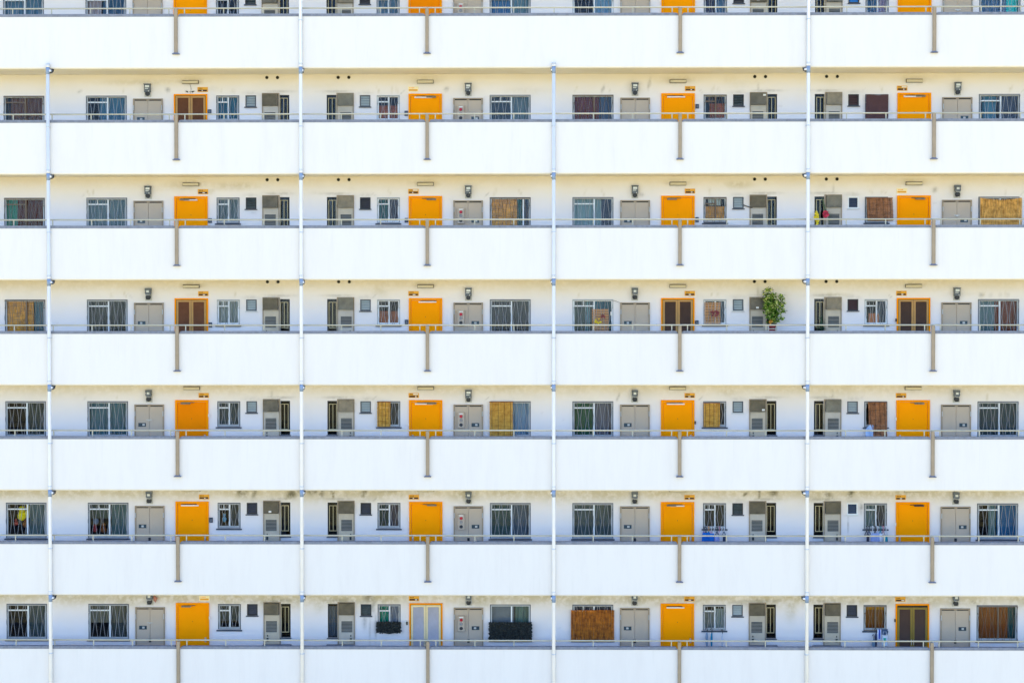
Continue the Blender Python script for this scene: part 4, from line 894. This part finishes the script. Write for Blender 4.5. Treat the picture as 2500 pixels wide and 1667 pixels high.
# toys and cardboard behind the glass
def toy(name, parts, label, cat='toy', group=None):
    pass
PY = paint('yellow_plush', (232, 212, 0), 1.1, rough=.95, var=.06); OB = paint('brown_plush', (140, 84, 44), .9, rough=.95, var=.1); LB = paint('light_blue_plush', (110, 180, 210), 1.1, rough=.9); RP = paint('red_plush', (180, 66, 64), .8, rough=.9); GP = paint('grey_blue_plush', (110, 126, 146), .9, rough=.9)
r = zr(5)
def plush(x, z, s, mat, label, y=YW + .22, tall=1.0, ears=True, group='plush toys behind the grilles'):
    mb = MB(); mb.blob((x, y, z), (s, s * .8, s * 1.0 * tall)); mb.blob((x, y, z + s * (1.35 * tall)), (s * .72, s * .6, s * .68))
    if ears:
        for a in (-1, 1): mb.blob((x + a * s * .5, y, z + s * (1.35 * tall + .6)), s * .26, 8, 6)
        for a in (-1, 1): mb.blob((x + a * s * .85, y - s * .3, z + s * .2), (s * .3, s * .3, s * .5), 8, 6)
    return tag(mb.build('plush_toy', mat, None, (x, y, z - s * tall)), label, 'toy', group)
plush(-13.42, r + .50, .13, PY, 'large yellow plush toy behind the far left window, sixth walkway', ears=False)
plush(-13.24, r + .56, .10, PY, 'yellow plush toy in the middle of far left window, sixth walkway', tall=1.1)
plush(-13.10, r + .40, .10, PY, 'small yellow plush toy right of two larger ones, sixth walkway', ears=False)
plush(-13.32, r + .28, .09, OB, 'brown plush toy below the yellow ones, far left window, sixth walkway', ears=False)
plush(-13.58, r + .30, .06, RP, 'red plush toy at the lower left of far left window, sixth walkway', ears=False)
plush(-11.47, r + .36, .075, GP, 'grey blue plush toy behind the leftmost whole window, sixth walkway', tall=1.2, ears=False)
plush(-11.50, r + .14, .07, RP, 'red plush toy low behind the leftmost whole window, sixth walkway', ears=False)
plush(-11.27, r + .14, .085, OB, 'brown plush toy low beside the red one, leftmost whole window, sixth walkway', ears=False)
plush(-8.09, r + .42, .05, LB, 'light blue plush toy in the leftmost kitchen window, sixth walkway', tall=1.6)

# hangers, cloths and umbrellas hung under sills
def hanger(x, ztop, cm, hm, wdt, drop, label, y=YW - .12, tilt=0, body=.12):
    t = thing('clothes_hanger', (x, y, ztop), label, 'clothes hanger', 'clothes hangers hung under the kitchen windows'); mb = MB()
    mb.tube([(x - .012, y, ztop - .015), (x - .008, y, ztop + .006), (x + .008, y, ztop + .006), (x + .010, y, ztop - .03), (x, y, ztop - drop)], .010, 5); mb.build('hook', hm, t)
    mb = MB(); z = ztop - drop; mb.tube([(x, y, z), (x + wdt, y + .01, z - body), (x - wdt, y + .01, z - body), (x, y, z)], .012, 5); mb.build('shoulders', cm, t); return t
def cloth(x0, x1, z0, z1, colr, label, y=YW - .14, name='hanging_cloth', flare=.0, seed=0, k=1.0):
    mt = paint('cloth_%d_%d_%d' % colr, colr, k, rough=.9, var=.12, scale=8)
    def fn(u, v): return ((x0 + x1) / 2 + (u - .5) * (x1 - x0) * (1 + flare * (1 - v)), y + .012 * math.sin(14 * u + seed) * (1.1 - v), z0 + v * (z1 - z0) + .008 * math.sin(7 * u + seed) * (1 - v))
    mb = MB(); mb.sheet(fn, 14, 6); return tag(mb.build(name, mt, None, ((x0 + x1) / 2, y, z1)), label, 'cloth', 'cloths hanging under the windows')
P = lambda n, c: paint('plastic_' + n, c, 1, rough=.4, var=.05)
r = zr(5)
HG = [(4.45, 'mauve', (150, 110, 160), DARK), (4.50, 'dark', (60, 60, 76), DARK), (4.57, 'teal', (20, 140, 180), P('orange', (220, 150, 60))), (4.64, 'pink', (206, 160, 190), P('white', (220, 226, 236))),
      (4.71, 'white', (216, 222, 234), P('white', (220, 226, 236))), (4.79, 'navy', (40, 52, 86), DARK), (4.85, 'pale pink', (214, 190, 206), P('rose', (200, 130, 150))), (4.91, 'pale', (206, 212, 228), P('white', (220, 226, 236))), (4.97, 'slate', (70, 90, 110), P('white', (220, 226, 236)))]
for i, (x, n_, cc, hm) in enumerate(HG):
    hanger(x, r + .265, P(n_.replace(' ', '_'), cc), hm, .045, .115, f"{n_} clothes hanger under kitchen window, third door, sixth walkway", y=YW - .10 - .012 * (i % 3), body=.10)
cloth(4.415, 4.60, r - .14, r + .12, (14, 100, 190), 'bright blue cloth on hangers left under the kitchen window, sixth walkway', flare=.35, seed=1)
cloth(4.60, 4.71, r - .14, r + .10, (24, 110, 200), 'second blue cloth beside the first under the kitchen window, sixth walkway', flare=.2, seed=2, y=YW - .15)
cloth(4.73, 4.85, r - .13, r + .06, (146, 160, 214), 'pale lilac cloth in the middle of the hangers, sixth walkway', flare=.1, seed=3)
cloth(4.86, 4.93, r - .13, r + .05, (196, 198, 206), 'pale grey cloth near the right end of the hangers, sixth walkway', seed=4)
cloth(4.94, 5.02, r - .13, r + .07, (50, 66, 96), 'dark blue grey cloth at the right end of the hangers, sixth walkway', flare=.2, seed=5)
H2 = [(8.67, 'black', (40, 42, 56), DARK), (8.73, 'navy', (44, 54, 84), DARK), (8.82, 'white', (226, 232, 240), P('white', (220, 226, 236))), (8.89, 'dark grey', (60, 64, 80), DARK), (8.95, 'lilac', (190, 196, 226), P('white', (220, 226, 236))),
      (9.02, 'teal', (20, 130, 140), P('sea', (40, 130, 140))), (9.10, 'dusty pink', (176, 130, 140), P('rose', (200, 130, 150))), (9.17, 'pale grey', (200, 204, 214), P('white', (220, 226, 236)))]
for i, (x, n_, cc, hm) in enumerate(H2):
    hanger(x, r + .285, P(n_.replace(' ', '_'), cc), hm, .05, .12, f"{n_} clothes hanger under the rightmost kitchen window, sixth walkway", y=YW - .10 - .012 * (i % 3), body=.11)
cloth(8.66, 8.73, r - .14, r + .09, (60, 62, 84), 'dark garment at the left end, rightmost kitchen window, sixth walkway', seed=6)
cloth(8.79, 9.00, r - .14, r + .11, (150, 168, 214), 'wide pale blue garment, rightmost kitchen window, sixth walkway', flare=.3, seed=7)
cloth(9.00, 9.07, r - .14, r + .10, (214, 220, 232), 'narrow white garment, rightmost kitchen window, sixth walkway', seed=8)
cloth(9.13, 9.21, r - .14, r + .06, (26, 150, 168), 'turquoise cloth at the right end, rightmost kitchen window, sixth walkway', seed=9)
def umbrella(x, ztop, zbot, colr, label, y=YW - .11, rad=.035):
    t = thing('folded_umbrella', (x, y, zbot), label, 'umbrella', 'folded umbrellas hung under the windows'); mb = MB()
    mb.tube([(x - .03, y, ztop - .03), (x - .025, y, ztop), (x, y, ztop + .012), (x + .012, y, ztop - .02), (x + .006, y, ztop - .12)], .009, 6); mb.build('handle', DARK, t)
    mb = MB(); mb.tube([(x + .006, y, ztop - .10), (x, y, ztop - .15), (x - .002, y, ztop - .24), (x, y, zbot + .06), (x, y, zbot)], [.012, rad * .7, rad, rad * .6, .006], 8, smooth=False)
    mb.build('canopy', paint('umbrella_%d_%d_%d' % colr, colr, 1, rough=.7, var=.15, scale=14, stretch=(4, 4, .5)), t); return t
r = zr(6)
umbrella(4.53, r + .28, r - .30, (118, 144, 172), 'grey blue folded umbrella under the kitchen window, third door, bottom walkway')
umbrella(4.655, r + .265, r - .30, (20, 120, 160), 'teal folded umbrella beside the grey blue one, bottom walkway', rad=.03)
umbrella(4.93, r + .24, r - .30, (190, 200, 214), 'pale clear folded umbrella right of the teal one, bottom walkway', rad=.024)
umbrella(8.92, r + .27, r - .40, (48, 60, 92), 'dark navy folded umbrella by the gold curtained window, bottom walkway', rad=.035)
umbrella(8.85, r + .12, r - .40, (110, 136, 158), 'grey blue folded umbrella left of the navy one, bottom walkway', rad=.045, y=YW - .15)
cloth(8.95, 9.05, r + .00, r + .26, (210, 220, 244), 'white and blue towel hanging beside the navy umbrella, bottom walkway', seed=3)
cloth(8.985, 9.02, r + .02, r + .262, (60, 84, 190), 'blue stripe cloth laid over the white towel, bottom walkway', seed=3, y=YW - .152)
cloth(9.06, 9.22, r + .12, r + .27, (70, 86, 112), 'slate blue cloth under the gold curtained window, bottom walkway', seed=2, y=YW - .13)
mb = MB(); mb.bbox(9.07, 9.21, YW - .20, YW - .13, r - .18, r + .11, .02); t = tag(mb.build('plastic_bag', P('bag_white', (206, 220, 232)), None, (9.14, YW - .16, r - .18)), 'white plastic bag with green patch hanging beside the rightmost door, bottom walkway', 'bag')
mb = MB(); mb.box(9.10, 9.16, YW - .204, YW - .2005, r - .06, r + .05); mb.build('green_patch', P('bag_green', (20, 170, 140)), t)
mb = MB(); mb.tube([(9.09, YW - .16, r + .11), (9.10, YW - .14, r + .2), (9.18, YW - .14, r + .2), (9.19, YW - .16, r + .11)], .006, 5); mb.build('bag_handle', P('bag_white', (206, 220, 232)), t)
r = zr(4)
def ps(u, v): return (8.63 + u * .20 + .04 * (1 - v) * math.sin(3 * u), YW - .12 - .02 * math.sin(9 * u + 4 * v), r - .10 + v * (.24 + .14 * math.sin(2.2 * u)))
mb = MB(); mb.sheet(ps, 14, 8); tag(mb.build('plastic_sheet', paint('pale_blue_plastic', (170, 196, 232), 1, rough=.3, var=.1), None, (8.7, YW - .12, r - .1)), 'pale blue plastic sheet bunched left of the brown blind, fifth walkway', 'plastic sheet')

# swallow nests and cable, second walkway; pipe and wires
r = zr(1); NEST = paint('mud_nest', (66, 58, 52), 1, rough=1, var=.3, scale=20)
for x, lab in ((-9.0, 'left one of two small dark mud nests above the brown screen door'), (-8.82, 'right one of two small dark mud nests above the brown screen door')):
    sg_ = 1 if x < -8.9 else -1
    mb = MB(); mb.v = [(x - .035, YW - .001, r + .99), (x + .035, YW - .001, r + .99), (x + sg_ * .028, YW - .001, r + .94), (x - .02, YW - .05, r + .985), (x + .02, YW - .05, r + .985), (x + sg_ * .026, YW - .03, r + .95)]
    mb.f = [(0, 3, 5, 2), (3, 4, 5), (4, 1, 2, 5), (0, 1, 4, 3)]; mb.sm = [False] * 4
    tag(mb.build('swallow_nest', NEST, None, (x, YW, r + .96)), lab, 'nest', 'mud nests over the screen door')
mb = MB(); mb.tube([(-8.91, YW - .01, r + 1.16), (-8.88, YW - .012, r + 1.05), (-8.89, YW - .012, r + .92)], .004, 5)
mb.tube([(-8.885, YW - .012, r + .98), (-8.95, YW - .012, r + .95)], .003, 4); mb.tube([(-8.885, YW - .012, r + .98), (-8.83, YW - .012, r + .95)], .003, 4)
tag(mb.build('lamp_cable', WIRE, None, (-8.89, YW, r + .92)), 'thin cable hanging from the lamp above the brown screen door', 'cable')
r = zr(2); mb = MB(); mb.tube([(5.46, YW - .04, r + .665), (5.50, YW - .05, r + .65), (5.62, YW - .06, r + .605), (5.70, YW - .03, r + .595)], .012, 6)
tag(mb.build('hose', DARK, None, (5.5, YW, r + .6)), 'dark hose from louvre window to heater cover, third walkway', 'hose')
r = zr(3); mb = MB(); mb.tube([(2.07, YW - .03, r + .84), (2.13, YW - .02, r + .835), (2.20, YW - .02, r + .81), (2.27, YW - .04, r + .78)], .005, 5)
tag(mb.build('wire', WIRE, None, (2.1, YW, r + .8)), 'thin wire from the wide window corner to the cupboard, fourth walkway', 'cable')
mb = MB(); mb.bbox(2.02, 2.075, YW - .09, YW - .06, r + .45, r + .55, .006); tag(mb.build('thermometer', WHITE, None, (2.05, YW, r + .45)), 'white thermometer on the window edge, fourth walkway', 'thermometer')
r = zr(6); mb = MB(); mb.tube([(5.44, YW - .02, r + .86), (5.45, YW - .04, r + .975), (6.09, YW - .04, r + .98), (6.09, YW - .02, r + .90)], .006, 5)
tag(mb.build('cable', MPLATE, None, (5.44, YW, r + .86)), 'pale cable looping over the heater closet, third door, bottom walkway', 'cable')
r = zr(6); x = -9.86; mb = MB(); mb.v = [(x - .05, YW - .03, r + 1.13), (x + .06, YW - .05, r + 1.03), (x + .01, YW - .05, r + .92), (x - .06, YW - .03, r + .98), (x - .04, YW - .07, r + 1.12), (x + .055, YW - .09, r + 1.02), (x + .005, YW - .09, r + .93), (x - .05, YW - .07, r + .99)]
mb.f = [(0, 3, 2, 1), (4, 5, 6, 7), (0, 1, 5, 4), (1, 2, 6, 5), (2, 3, 7, 6), (3, 0, 4, 7)]; mb.sm = [False] * 6
tag(mb.build('torn_cover', paint('faded_red_cover', (176, 120, 104), 1, rough=.8, var=.35, scale=20), None, (x, YW, r + .93)), 'faded red torn cover dangling beside the leftmost meter, bottom walkway', 'cover')
